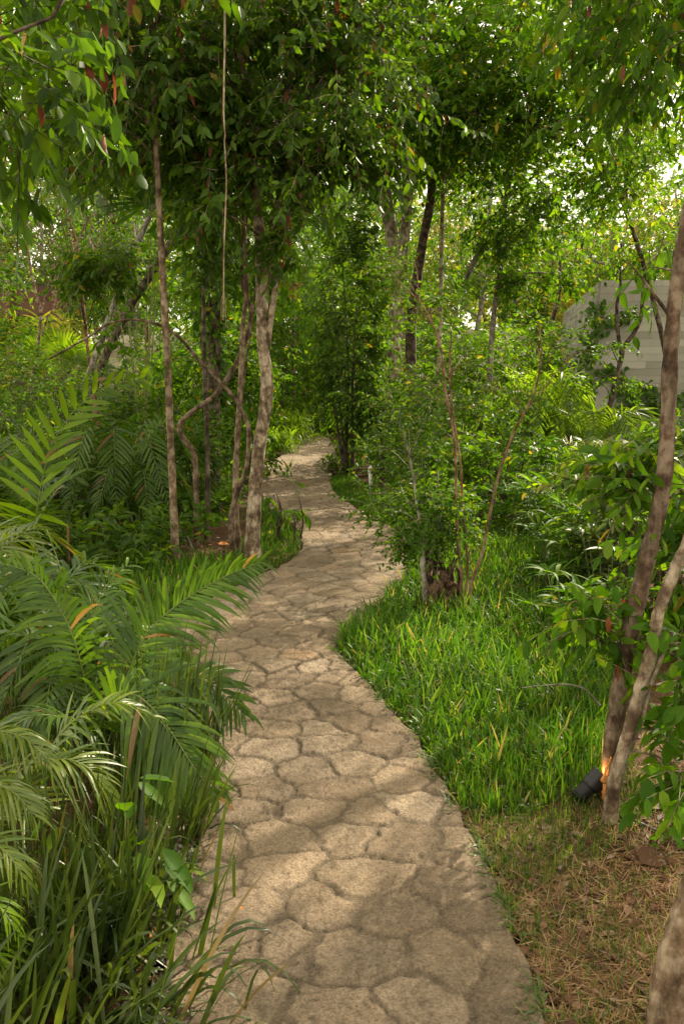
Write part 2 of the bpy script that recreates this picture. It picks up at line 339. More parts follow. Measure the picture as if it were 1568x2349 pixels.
def sprays(mb, rng, S0, D, TL, k, ll, lw, kind='leaf', droop=.25, hang=.15, stickr=.004, mi=0, mi_s=1, jit=.35, deadfrac=0., mi_dead=0, flat=.5):
    """twigs starting at S0 going D (length TL each) carrying k leaves each"""
    n = len(S0); D = nrm(D)
    end = S0 + D * TL[:, None] + np.array([0, 0, -1.]) * (TL * droop)[:, None]
    mid = S0 + D * (TL * .5)[:, None] + np.array([0, 0, -1.]) * (TL * droop * .25)[:, None]
    if stickr:
        sticks(mb, S0, mid, stickr, mi_s); sticks(mb, mid, end, stickr * .7, mi_s)
    t = np.linspace(.18, 1.0, k)[None, :] + rng.uniform(-.05, .05, (n, k)); t = np.clip(t, .05, 1)
    p = (S0[:, None] + D[:, None] * (TL[:, None] * t)[..., None]); p[..., 2] -= (TL[:, None] * droop) * t * t
    tan = nrm(D[:, None] + np.array([0, 0, -1.]) * (2 * droop * t)[..., None])
    side = nrm(np.cross(tan, np.array([0, 0, 1.]) + rng.normal(0, .25, (n, 1, 3))))
    sg = np.where(np.arange(k) % 2 == 0, 1., -1.)[None, :, None]
    X = nrm(tan * .55 + side * sg * rng.uniform(.5, 1.0, (n, k, 1)) + rng.normal(0, jit, (n, k, 3)) * .6 + np.array([0, 0, -1.]) * hang * rng.uniform(.3, 1.7, (n, k, 1)))
    Nn = np.array([0, 0, 1.]) * flat + rng.normal(0, .55, (n, k, 3)) + tan * .15
    L = ll * rng.uniform(.65, 1.2, (n, k)); W = L * (lw / ll) * rng.uniform(.85, 1.15, (n, k))
    p, X, Nn, L, W = p.reshape(-1, 3), X.reshape(-1, 3), Nn.reshape(-1, 3), L.ravel(), W.ravel()
    if deadfrac > 0:
        dm = rng.random(len(p)) < deadfrac; g = ~dm
        leaves(mb, p[g], X[g], Nn[g], L[g], W[g], kind, mi)
        if dm.any():
            Xd = nrm(X[dm] * .35 + np.array([0, 0, -1.])); leaves(mb, p[dm], Xd, Nn[dm] + X[dm], L[dm] * 1.05, W[dm] * .75, kind, mi_dead)
    else:
        leaves(mb, p, X, Nn, L, W, kind, mi)

def blades(mb, rng, B, D, L, W, droop, nseg=4, mi=0, side=None, fold=0., wid=None):
    """long leaves: B base, D first direction, L length, W width, droop = sag per length"""
    n = len(B); D = nrm(D); L = np.broadcast_to(L, (n,)); W = np.broadcast_to(W, (n,)); droop = np.broadcast_to(droop, (n,))
    t = np.linspace(0, 1, nseg + 1)
    C = B[:, None] + D[:, None] * (L[:, None] * (t - .18 * np.clip(droop, 0, 1)[:, None] * t ** 2)[..., :])[..., None]
    C[..., 2] -= L[:, None] * droop[:, None] * t[None, :] ** 2.2
    if side is None:
        side = nrm(np.cross(D, np.array([0, 0, 1.]) + rng.normal(0, .35, (n, 3))))
    prof = np.interp(t, [0, .12, .45, .8, 1], wid or [.55, .85, 1, .62, 0.02])
    hw = side[:, None] * (W[:, None] * .5 * prof[None, :])[..., None]
    if fold:
        zz = nrm(np.cross(side, D)); zz = zz * np.sign(zz[:, 2:3] + 1e-6)
        lift = zz[:, None] * (W[:, None] * fold * prof[None])[..., None]
        V = np.stack([C - hw + lift, C, C + hw + lift], 2); m = 3
    else:
        V = np.stack([C - hw, C + hw], 2); m = 2
    V = V.reshape(-1, 3); i = np.arange(nseg)[:, None] * m; j = np.arange(m - 1)[None]
    q = np.stack([i + j, i + j + 1, i + j + 1 + m, i + j + m], -1).reshape(-1, 4)
    off = (np.arange(n) * (nseg + 1) * m)[:, None, None]
    mb.add(V, (q[None] + off).reshape(-1, 4), None, mi)

def in_poly(x, y, poly):
    ins = np.zeros(len(x), bool); j = len(poly) - 1
    for i in range(len(poly)):
        xi, yi = poly[i]; xj, yj = poly[j]
        c = ((yi > y) != (yj > y)) & (x < (xj - xi) * (y - yi) / (yj - yi + 1e-12) + xi); ins ^= c; j = i
    return ins
def scatter(rng, pix, n, world=None):
    poly = np.array(world) if world is not None else np.array([G(*p)[:2] for p in pix])
    lo, hi = poly.min(0), poly.max(0); outp = []; c = 0
    while c < n:
        q = rng.uniform(lo, hi, (n * 3, 2)); q = q[in_poly(q[:, 0], q[:, 1], poly)]; outp.append(q); c += len(q)
    return np.concatenate(outp)[:n]

# ------------------------------------------------------------------ path edges (photo pixels on the ground)
LEFT = [(345, 2349), (370, 2250), (390, 2150), (420, 2040), (450, 1930), (468, 1830), (478, 1740), (474, 1660), (462, 1580), (430, 1500), (378, 1425), (460, 1380),
        (540, 1345), (590, 1320), (635, 1300), (680, 1274), (695, 1248), (688, 1215), (660, 1195), (628, 1172), (606, 1150), (600, 1120), (601, 1090), (608, 1064),
        (640, 1048), (662, 1030), (675, 1010), (684, 990), (672, 975), (640, 966)]
RIGHT = [(1244, 2346), (1209, 2201), (1174, 2121), (1134, 2021), (1084, 1911), (1034, 1826), (1024, 1800), (974, 1725), (949, 1675), (884, 1615), (834, 1550), (788, 1512), (772, 1480),
         (784, 1450), (834, 1410), (873, 1372), (905, 1346), (934, 1325), (946, 1300), (945, 1268), (936, 1240), (914, 1218), (867, 1190), (820, 1165), (789, 1147), (764, 1126), (756, 1106),
         (760, 1084), (770, 1056), (767, 1028), (756, 1006), (726, 993), (698, 982), (660, 972)]
PZ = .035
def edge(E):
    a = np.array([G(x, y, PZ) for x, y in E])[:, :2]; a = a[np.argsort(a[:, 1])]; return a
LE, RE = edge(LEFT), edge(RIGHT)
LE = np.vstack([[LE[0, 0] - .05, -3.0], [LE[0, 0] - .02, 1.4], LE]); RE = np.vstack([[RE[0, 0] - .05, -3.0], [RE[0, 0] + .0, 1.4], RE])
def xl(Y): return np.interp(Y, LE[:, 1], LE[:, 0])
def xr(Y): return np.interp(Y, RE[:, 1], RE[:, 0])
def on_path(x, y, m=0.):
    return (x > xl(y) - m) & (x < xr(y) + m) & (y < 28)

def vnoise(x, y, seed):
    tab = np.random.default_rng(seed).random((256, 256)); xi = np.floor(x).astype(int); yi = np.floor(y).astype(int); fx = x - xi; fy = y - yi
    fx = fx * fx * (3 - 2 * fx); fy = fy * fy * (3 - 2 * fy); g = lambda a, b: tab[a & 255, b & 255]
    return (g(xi, yi) * (1 - fx) + g(xi + 1, yi) * fx) * (1 - fy) + (g(xi, yi + 1) * (1 - fx) + g(xi + 1, yi + 1) * fx) * fy - .5
def build_path():
    rng = np.random.default_rng(5)
    Ys = list(np.arange(-3, 1.5, .05)); y = 1.5
    while y < 27.5: Ys.append(y); y += max(.0056, .0028 * y)
    Ys = np.array(Ys); nc = 190; u = np.linspace(0, 1, nc)
    wob = .006 * np.sin(Ys * 9) + .005 * np.sin(Ys * 23 + 1)
    XL, XR = xl(Ys) + wob, xr(Ys) + .006 * np.sin(Ys * 11 + 2) + .005 * np.sin(Ys * 27)
    XR = np.maximum(XR, XL + .25)
    X = XL[:, None] + (XR - XL)[:, None] * u[None]; Y = np.repeat(Ys[:, None], nc, 1)
    # slabs: jittered grid of seeds
    cs = .235; seeds = []
    gx = np.arange(-3.2, 3.0, cs); gy = np.arange(-3.2, 28.5, cs * .92)
    for j, yy in enumerate(gy):
        xs = gx + (j % 2) * cs * .5; seeds.append(np.stack([xs + rng.uniform(-.36, .36, len(xs)) * cs, yy + rng.uniform(-.34, .34, len(xs)) * cs], 1))
    seeds = np.concatenate(seeds); tone = rng.random(len(seeds)); tilt = rng.normal(0, .006, (len(seeds), 2)); hgt = rng.normal(0, .001, len(seeds))
    # warp for irregular outlines
    wx = X + .05 * vnoise(X * 9, Y * 9, 1) + .022 * vnoise(X * 31, Y * 31, 2); wy = Y + .05 * vnoise(X * 9, Y * 9, 3) + .022 * vnoise(X * 31, Y * 31, 4)
    n, H = X.size, np.zeros(X.size); fx, fy = wx.ravel(), wy.ravel(); F1 = np.full(n, 9.); F2 = np.full(n, 9.); ID = np.zeros(n, int); E = np.full(n, 9.)
    nx = len(gx); J = np.clip(((fy - gy[0]) / (cs * .92)).round().astype(int), 0, len(gy) - 1); I = np.clip(((fx - gx[0]) / cs).round().astype(int), 0, nx - 1)
    cand = []
    for dj in (-2, -1, 0, 1, 2):
        for di in (-2, -1, 0, 1, 2):
            k = np.clip(J + dj, 0, len(gy) - 1) * nx + np.clip(I + di, 0, nx - 1)
            cand.append(k); d = np.hypot(fx - seeds[k, 0], fy - seeds[k, 1]); b = d < F1
            F1 = np.where(b, d, F1); ID = np.where(b, k, ID)
    for k in cand:   # distance to the joint between two slabs
        s = seeds[k] - seeds[ID]; l = np.hypot(s[:, 0], s[:, 1]); ok = l > 1e-6
        mx_ = (seeds[k] + seeds[ID]) / 2; dd = np.abs((mx_[:, 0] - fx) * s[:, 0] + (mx_[:, 1] - fy) * s[:, 1]) / np.maximum(l, 1e-6)
        E = np.where(ok, np.minimum(E, dd), E)
    jw = .0012 + .0055 * (vnoise(fx * 7, fy * 7, 7) + .5) + np.clip(2.2 - fy * .3, 0, 1) * .004
    near = np.clip((6.5 - fy) / 4.5, 0, 1)          # the slabs close by are sunk in mortar nearly flush
    m = np.clip((E - jw) / (.0055 + .0006 * np.clip(fy, 0, 12)), 0, 1); m = m * m * (3 - 2 * m)
    rough = vnoise(fx * 22, fy * 22, 11); pits = np.clip(vnoise(fx * 70, fy * 70, 12) + .6 * vnoise(fx * 130, fy * 130, 13) - .12, 0, 1)
    H = m * (.0085 - .001 * near) - pits * .010 + rough * .005 + vnoise(fx * 48, fy * 48, 14) * .005 + hgt[ID] * m + m * ((fx - seeds[ID, 0]) * tilt[ID, 0] + (fy - seeds[ID, 1]) * tilt[ID, 1]) + np.clip(E, 0, .02) * .03
    H += rng.normal(0, .0009, n)
    Z = PZ - .012 + H
    edge_d = np.minimum(np.arange(nc), nc - 1 - np.arange(nc)); 
    Z = Z.reshape(X.shape); Z[:, 0] -= .008; Z[:, -1] -= .008
    V = np.stack([X, Y, Z], -1); nr = len(Ys)
    lo = V[:, :1].copy(); lo[..., 2] = -.05; lo[..., 0] -= .004; hi = V[:, -1:].copy(); hi[..., 2] = -.05; hi[..., 0] += .004
    V = np.concatenate([lo, V, hi], 1); ncc = nc + 2
    i = np.arange(nr - 1)[:, None] * ncc; j = np.arange(ncc - 1)[None]
    Q = np.stack([i + j, i + j + 1, i + ncc + j + 1, i + ncc + j], -1).reshape(-1, 4)
    mb = MB(); mb.add(V.reshape(-1, 3), Q)
    me = mb.mesh('path', M['path']); 
    mask = ((.32 * near + (1 - .32 * near) * m) * (1 - .45 * np.clip(pits * 4, 0, 1))).reshape(nr, nc); tn = tone[ID].reshape(nr, nc)
    padf = lambda a: np.concatenate([a[:, :1], a, a[:, -1:]], 1)
    colr = np.stack([padf(mask), padf(tn), padf(tn * 0), np.ones((nr, ncc))], -1).astype(np.float32)
    ca = me.color_attributes.new('stone', 'FLOAT_COLOR', 'POINT'); ca.data.foreach_set('color', colr.ravel())
    tag(link('path', me), 'winding path of tan crazy-paved stone slabs running into the trees', 'path', None, 'structure')

M['path'] = paving_mat(); M['soil'] = ground_mat()
def build_ground():
    rng = np.random.default_rng(2)
    a = np.concatenate([-np.geomspace(400, 12, 14), np.linspace(-11, 11, 111), np.geomspace(12, 400, 14)])
    b = np.concatenate([np.linspace(-60, -3, 12), np.linspace(-2.8, 30, 165), np.geomspace(32, 400, 14)])
    X, Y = np.meshgrid(a, b); Z = .012 * np.sin(X * 2.3 + np.sin(Y)) + .012 * np.sin(Y * 1.9 + 1) + .006 * rng.standard_normal(X.shape)
    near = on_path(X.ravel(), Y.ravel(), .25).reshape(X.shape); Z = np.where(near, np.minimum(Z, -.004) - .006, Z)
    mb = MB(); nr, nc = X.shape; i = np.arange(nr - 1)[:, None] * nc; j = np.arange(nc - 1)[None]
    mb.add(np.stack([X, Y, Z], -1), np.stack([i + j, i + j + 1, i + nc + j + 1, i + nc + j], -1).reshape(-1, 4))
    tag(link('ground', mb.mesh('ground', M['soil'])), 'dark brown soil of the woodland floor', 'ground', None, 'structure')
build_ground(); build_path()

# ------------------------------------------------------------------ trees
def stem_pts(px, Y0, dy=0.):
    """first point on the ground, the others at its distance (plus dy over the run)"""
    b = G(*px[0][:2]) if Y0 is None else P(px[0][0], px[0][1], Y0)
    Yb = b[1]; n = len(px); outp = []
    for i, q in enumerate(px):
        yy = Yb + dy * i / max(1, n - 1) + (q[2] if len(q) > 2 else 0)
        outp.append(P(q[0], q[1], yy))
    if Y0 is None: outp[0] = b - np.array([0, 0, .10])
    return np.array(outp)

def crown_into(mb, tb, rng, blobs, stems, nl=14, twigs=60, tl=(.3, .6), k=9, ll=.1, lw=.045, kind='leaf', droop=.3, hang=.2, stickr=.004, limb_r=.02, dead=0., clump=.28, flat=.5, jit=.35, shell=.45):
    """blobs: (centre, radii, share). Limbs run from the nearest stem point to clump centres in the blobs, twigs spray from them."""
    tot = sum(b[2] for b in blobs)
    sp = np.concatenate(stems) if len(stems) else None
    for c, r, sh in blobs:
        c = np.asarray(c, float); r = np.asarray(r, float); m = max(3, int(nl * sh / tot))
        d = nrm(rng.standard_normal((m, 3))) * (rng.uniform(shell, 1, (m, 1)) ** .6); cc = c + d * r
        cc[:, 2] = np.maximum(cc[:, 2], .25)
        if sp is not None and limb_r:
            for q in cc:
                dd = np.linalg.norm(sp - q + np.array([0, 0, .25]) * np.linalg.norm(r), axis=1); s0 = sp[np.argmin(dd)]
                mid = (s0 + q) / 2 + np.array([0, 0, .12]) * np.linalg.norm(q - s0) + rng.normal(0, .06, 3) * np.linalg.norm(q - s0)
                tube(tb, [s0, mid, q], limb_r * rng.uniform(.6, 1.1), limb_r * .3, rng, 5, 3, .05)
        nt_ = int(twigs * sh / tot); w_ = rng.integers(0, m, nt_)
        S0 = cc[w_] + rng.normal(0, 1, (nt_, 3)) * r * clump
        D = nrm((S0 - c) / r + rng.normal(0, .55, (nt_, 3)) + np.array([0, 0, .1])); TL = rng.uniform(tl[0], tl[1], nt_)
        S0[:, 2] = np.maximum(S0[:, 2], .15)
        sprays(mb, rng, S0 - D * TL[:, None] * .4, D, TL, k, ll, lw, kind, droop, hang, stickr, 0, 1, jit, dead, 2, flat)

def PB(px, py, Y, rx, ry, rd, share=1.):   # blob from pixels: centre, pixel radii, depth radius in metres
    s = Y / FY; return (P(px, py, Y), (rx * s, rd, ry * s), share)

SEED = [100]
def tree(name, label, cat, stems, bark, blobs, leafm='mid', group=None, base=None, extra=None, trunk_label=None, **kw):
    """stems: list of (pixels, base Y or None, r0, r1, dy)"""
    SEED[0] += 1; rng = np.random.default_rng(SEED[0])
    tb = MB(); cs = []; b0 = None
    for s in stems:
        px, Y0, r0, r1 = s[:4]; dy = s[4] if len(s) > 4 else 0.
        if Y0 == 'b': Y0 = b0[1] + (s[5] if len(s) > 5 else 0)
        pts = stem_pts(px, Y0, dy)
        if b0 is None: b0 = np.array([pts[0][0], pts[0][1], 0.])
        C, R = tube(tb, pts, r0, r1, rng, 12 if r0 > .03 else 8, 7, .045, flare=.7 if Y0 is None else 0)
        cs.append(C)
    mb = MB()
    if blobs: crown_into(mb, tb, rng, blobs, [np.concatenate(cs)], **kw)
    root = thing(name, label, cat, b0 if base is None else base, group)
    part('trunk', tb, M[bark], root, trunk_label)
    if mb.n: part('crown', mb, [M[leafm], M[bark], M['red']], root)
    if extra: extra(root, rng, cs)
    return root

# --- left of the path
tree('slender_tree', 'slender straight tan trunk standing alone left of the path behind the arching palm frond', 'tree',
     [([(404, 1300), (398, 1150), (391, 1000), (385, 850), (377, 700), (370, 560), (363, 430), (357, 300), (350, 120), (345, -100)], None, .036, .020)],
     'bark_tan', [PB(300, 150, 8.0, 230, 190, .9), PB(420, -80, 8.0, 260, 200, 1.0)], 'dark', nl=28, twigs=760, tl=(.25, .5), k=9, ll=.10, lw=.042, kind='fine', hang=.75, dead=.02, limb_r=.012)
tree('forked_tree', 'tallest mottled trunk forking three ways, left edge of the path by the small grass patch', 'tree',
     [([(577, 1282), (582, 1180), (592, 1050), (606, 950), (612, 880), (603, 790), (600, 700), (598, 600), (592, 500), (585, 420), (575, 300), (560, 150), (550, -100)], None, .066, .030),
      ([(602, 700), (608, 650), (622, 560), (640, 460), (652, 400), (655, 300), (670, 150), (690, -90)], 'b', .042, .02),
      ([(612, 800), (625, 700), (650, 560), (668, 480), (690, 380), (700, 250)], 'b', .030, .015)],
     'bark_mottled', [PB(560, 150, 8.0, 230, 190, .9), PB(740, 190, 8.1, 200, 190, 1.0), PB(620, -120, 8., 300, 220, 1.4), PB(650, 380, 7.8, 130, 80, .4, .3), PB(680, 500, 7.9, 70, 90, .4, .14), PB(500, 450, 7.9, 60, 90, .4, .12), PB(800, 330, 8.4, 90, 90, .5, .2)], 'dark', nl=54, twigs=1550, tl=(.22, .45), k=9, ll=.092, lw=.040, kind='fine', hang=.65, dead=.022, limb_r=.014)
tree('slim_tree', 'slim tan trunk standing close against the left side of the tall forked trunk', 'tree',
     [([(548, 1265), (540, 1130), (545, 1000), (552, 880), (556, 760), (566, 660), (560, 540), (557, 420), (548, 250), (540, 50)], None, .030, .014)],
     'bark_tan', [PB(500, 300, 8.2, 120, 120, .6)], 'dark', nl=8, twigs=130, tl=(.2, .45), k=8, ll=.12, lw=.043, hang=.7, dead=.03, limb_r=.01)
tree('leaning_sapling', 'thin bare sapling with one long branch arching left across the slender trunk', 'sapling',
     [([(540, 1272), (528, 1200), (545, 1130), (565, 1070), (570, 985), (548, 930), (522, 895), (460, 830), (400, 765), (330, 735), (255, 741), (200, 775), (110, 825)], None, .026, .008),
      ([(550, 935), (560, 860), (575, 760), (585, 660)], 'b', .014, .008)],
     'bark_brown', [PB(330, 800, 7.8, 120, 60, .3, .4)], 'mid', nl=5, twigs=18, tl=(.15, .3), k=6, ll=.09, lw=.035, hang=.4, limb_r=.005)
tree('hooked_tree', 'crooked trunk with a hook shaped bend low down, left of the forked trunk', 'tree',
     [([(452, 1248), (450, 1130), (446, 1045), (430, 1018), (413, 990), (418, 965), (455, 934), (500, 899), (550, 815), (576, 722), (556, 652), (558, 560), (566, 480), (560, 350)], None, .030, .018)],
     'bark_brown', [PB(480, 420, 8.6, 70, 90, .5)], 'dark', nl=6, twigs=90, tl=(.2, .4), k=8, ll=.11, lw=.04, hang=.7, limb_r=.008)
tree('pole_tree', 'thin straight dark pole of a trunk right of the hooked one', 'tree',
     [([(474, 1245), (476, 1034), (470, 884), (467, 700), (470, 540), (480, 400), (490, 200)], None, .026, .015)],
     'bark_dark', [PB(470, 560, 8.6, 60, 120, .4), PB(430, 330, 8.6, 110, 90, .5)], 'dark', nl=10, twigs=170, tl=(.2, .4), k=8, ll=.10, lw=.04, hang=.6, limb_r=.008)

def clad(root, rng, cs):
    C = cs[0]; idx = rng.integers(len(C) // 5, len(C), 260); S0 = C[idx] + rng.normal(0, .05, (260, 3)); D = nrm(rng.normal(0, 1, (260, 3)) * np.array([1, 1, .3]))
    mb = MB(); sprays(mb, rng, S0, D, rng.uniform(.08, .22, 260), 7, .075, .055, 'leaf', .5, .7, .003, 0, 1)
    part('climbing_vine', mb, [M['dark'], M['bark_dark']], root)
tree('vine_clad_tree', 'dark trunk wrapped in climbing leaves behind the hanging root', 'tree',
     [([(487, 1180), (488, 1000), (492, 780), (490, 600), (485, 450), (480, 280), (470, 50)], None, .085, .06)],
     'bark_dark', [PB(430, 150, 10.5, 250, 220, 1.1), PB(560, 520, 10.4, 130, 130, .8, .4)], 'mid', extra=clad, nl=24, twigs=700, tl=(.3, .6), k=9, ll=.12, lw=.055, hang=.4, limb_r=.02)
tree('dark_leaning_tree', 'blackish trunk leaning hard to the right, the darker of the leaning pair', 'tree',
     [([(150, 1085), (215, 890), (250, 800), (300, 700), (340, 640), (405, 535), (460, 430), (500, 330)], None, .080, .055)],
     'bark_dark', [PB(560, 300, 14.5, 200, 200, 1.4), PB(420, 420, 14.6, 110, 60, .8, .3)], 'dark', nl=16, twigs=420, tl=(.35, .7), k=10, ll=.13, lw=.05, hang=.4, limb_r=.03)
tree('grey_leaning_tree', 'grey trunk leaning right just left of the darker leaning trunk', 'tree',
     [([(120, 1070), (215, 830), (262, 700), (295, 610), (345, 490), (385, 390), (420, 250)], None, .070, .045)],
     'bark_grey', [PB(380, 250, 16, 200, 150, 1.4), PB(250, 600, 15.4, 80, 40, .6, .3)], 'dark', nl=16, twigs=380, tl=(.35, .7), k=10, ll=.13, lw=.05, hang=.4, limb_r=.03)
tree('y_shaped_tree', 'thin Y shaped trunk near the left picture edge in front of the timber fence', 'tree',
     [([(50, 1040), (68, 890), (84, 820), (93, 720), (78, 655), (66, 580), (62, 480), (68, 380), (80, 250)], None, .040, .018),
      ([(93, 722), (105, 680), (120, 635), (150, 600), (172, 570), (200, 500)], 'b', .026, .012),
      ([(97, 770), (112, 725), (140, 690), (190, 640), (240, 590), (265, 520)], 'b', .014, .007)],
     'bark_tan', [PB(60, 200, 11.5, 130, 140, .8), PB(210, 620, 11, 60, 30, .4, .15)], 'mid', nl=12, twigs=220, tl=(.3, .5), k=9, ll=.12, lw=.045, hang=.5, limb_r=.012)
tree('brown_stemmed_tree', 'brown stemmed tree between the Y shaped trunk and the leaning pair, leafy at mid height', 'tree',
     [([(213, 1030), (207, 870), (196, 740), (186, 650), (176, 560), (155, 490), (130, 420), (105, 330)], None, .042, .02),
      ([(176, 560), (200, 510), (230, 470)], 'b', .014, .006)],
     'bark_red', [PB(250, 640, 11.3, 90, 45, .5, .6), PB(130, 330, 11.5, 120, 90, .7), PB(170, 640, 11.5, 70, 40, .4, .2)], 'dark', nl=14, twigs=260, tl=(.25, .45), k=9, ll=.11, lw=.04, hang=.7, limb_r=.012)

# far right-hand side of the path and centre
tree('pale_double_tree', 'thick pale double trunk, the largest right of the path bend', 'tree',
     [([(914, 1082), (906, 960), (903, 850), (908, 740), (912, 650), (905, 580), (888, 480), (878, 380), (868, 250), (860, 100), (850, -60)], None, .125, .085),
      ([(908, 660), (918, 600), (928, 540), (934, 470), (941, 380), (950, 250), (955, 100)], 'b', .085, .06)],
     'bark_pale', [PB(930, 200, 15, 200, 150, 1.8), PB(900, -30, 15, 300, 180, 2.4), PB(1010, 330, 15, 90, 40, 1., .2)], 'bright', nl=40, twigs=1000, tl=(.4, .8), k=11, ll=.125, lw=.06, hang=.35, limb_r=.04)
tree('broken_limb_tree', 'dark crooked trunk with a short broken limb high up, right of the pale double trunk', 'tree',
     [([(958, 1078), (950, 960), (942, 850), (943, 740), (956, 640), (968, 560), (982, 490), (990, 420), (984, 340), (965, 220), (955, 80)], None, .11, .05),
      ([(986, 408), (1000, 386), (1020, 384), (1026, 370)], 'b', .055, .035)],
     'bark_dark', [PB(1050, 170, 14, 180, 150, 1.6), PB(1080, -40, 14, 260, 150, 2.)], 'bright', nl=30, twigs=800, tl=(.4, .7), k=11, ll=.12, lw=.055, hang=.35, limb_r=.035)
tree('thin_pale_tree', 'thin pale pole trunk just right of the dark crooked one', 'tree',
     [([(1000, 1082), (1003, 900), (1008, 760), (1012, 600), (1014, 450), (1020, 300), (1022, 150)], None, .042, .025)],
     'bark_pale', [PB(1120, 240, 14, 150, 90, 1.2)], 'mid', nl=16, twigs=420, tl=(.4, .6), k=10, ll=.11, lw=.05, hang=.3, limb_r=.02)
tree('arched_branch_tree', 'bushy tree whose bare branch arches over to the left, right of centre', 'tree',
     [([(1108, 1080), (1118, 930), (1124, 820), (1134, 700), (1148, 610), (1152, 560), (1158, 480), (1165, 380), (1170, 300)], None, .062, .03),
      ([(1151, 590), (1143, 560), (1128, 551), (1112, 556), (1096, 580), (1082, 610), (1068, 640)], 'b', .055, .035)],
     'bark_grey', [PB(1180, 430, 15.3, 150, 110, 1.2), PB(1190, 520, 15.6, 90, 50, .9, .25), PB(1230, 620, 15.2, 60, 60, .6, .25)], 'mid', nl=26, twigs=620, tl=(.3, .6), k=10, ll=.10, lw=.05, hang=.3, limb_r=.025)
tree('short_dark_trunk_tree', 'short dark trunk between the arched branch tree and the stone block wall', 'tree',
     [([(1262, 1035), (1250, 930), (1238, 850), (1235, 780), (1262, 740), (1280, 680), (1285, 600)], None, .09, .03)],
     'bark_dark', [PB(1270, 780, 17.2, 80, 60, .7, .5), PB(1290, 600, 17.4, 60, 50, .6, .3)], 'mid', nl=10, twigs=150, tl=(.3, .5), k=9, ll=.10, lw=.05, hang=.3, limb_r=.02)
tree('wall_side_tree', 'small dark crooked tree forking in front of the stone block wall', 'tree',
     [([(1362, 1100), (1384, 980), (1400, 920), (1412, 870), (1424, 820), (1430, 795), (1452, 765), (1468, 730), (1472, 690), (1476, 640), (1490, 590)], None, .060, .020),
      ([(1425, 815), (1416, 760), (1414, 700), (1422, 655), (1420, 610), (1424, 560)], 'b', .036, .016)],
     'bark_dark', [PB(1400, 880, 13.6, 60, 22, .5, .5), PB(1330, 800, 13.6, 80, 12, .5, .2), PB(1450, 560, 13.6, 90, 40, .6, .6), PB(1420, 730, 13.6, 50, 20, .3, .2)], 'mid', nl=14, twigs=95, tl=(.25, .5), k=11, ll=.07, lw=.04, hang=.15, limb_r=.008)

# saplings at the stump
tree('twin_stemmed_sapling', 'pair of thin upright stems growing beside the rotten stump', 'sapling',
     [([(1052, 1400), (1058, 1330), (1050, 1240), (1046, 1130), (1040, 1000), (1022, 900), (1010, 800), (985, 730), (960, 690)], None, .014, .006),
      ([(1064, 1385), (1072, 1300), (1062, 1180), (1055, 1060), (1040, 960), (1030, 860), (1035, 760)], 'b', .010, .005)],
     'bark_red', [PB(930, 740, 6.7, 100, 50, .35, .7), PB(1000, 860, 6.7, 100, 60, .4), PB(910, 630, 6.8, 60, 45, .35, .8)], 'mid', nl=16, twigs=190, tl=(.15, .32), k=14, ll=.036, lw=.018, kind='leaf', hang=.15, droop=.15, stickr=.0022, limb_r=.004)
tree('slanting_sapling', 'single thin brown stem slanting up to the right beside the rotten stump', 'sapling',
     [([(1066, 1410), (1080, 1340), (1105, 1270), (1122, 1180), (1140, 1100), (1170, 1010), (1205, 940), (1225, 900), (1240, 820), (1235, 740)], None, .013, .005),
      ([(1205, 940), (1240, 900), (1270, 860), (1300, 830)], 'b', .006, .003)],
     'bark_red', [PB(1235, 790, 6.5, 60, 35, .4, .6), PB(1180, 890, 6.5, 70, 30, .35, .8), PB(1310, 810, 6.5, 70, 12, .3, .3)], 'mid', nl=10, twigs=60, tl=(.15, .32), k=14, ll=.038, lw=.018, hang=.15, droop=.15, stickr=.0022, limb_r=.004)
tree('leafy_stump_shoots', 'light leafed bush of fine sprays sprouting over the rotten stump at the path edge', 'shrub',
     [([(985, 1385), (975, 1300), (968, 1230), (955, 1150), (940, 1050)], None, .02, .006), ([(1000, 1375), (990, 1280), (1000, 1180), (1005, 1080)], 'b', .010, .004), ([(1030, 1380), (1012, 1290), (985, 1190)], 'b', .008, .003)],
     'bark_grey', [PB(985, 1180, 6.6, 90, 55, .3, 2.6), PB(940, 1230, 6.6, 35, 30, .15, .5), PB(920, 1060, 6.8, 100, 80, .35), PB(900, 1140, 6.9, 70, 40, .3, .6), PB(960, 960, 6.9, 110, 70, .35, .9), PB(1010, 1110, 6.7, 70, 50, .3, .5)], 'mid', nl=30, twigs=560, tl=(.14, .3), k=14, ll=.038, lw=.020, hang=.15, droop=.15, stickr=.002, limb_r=.004)

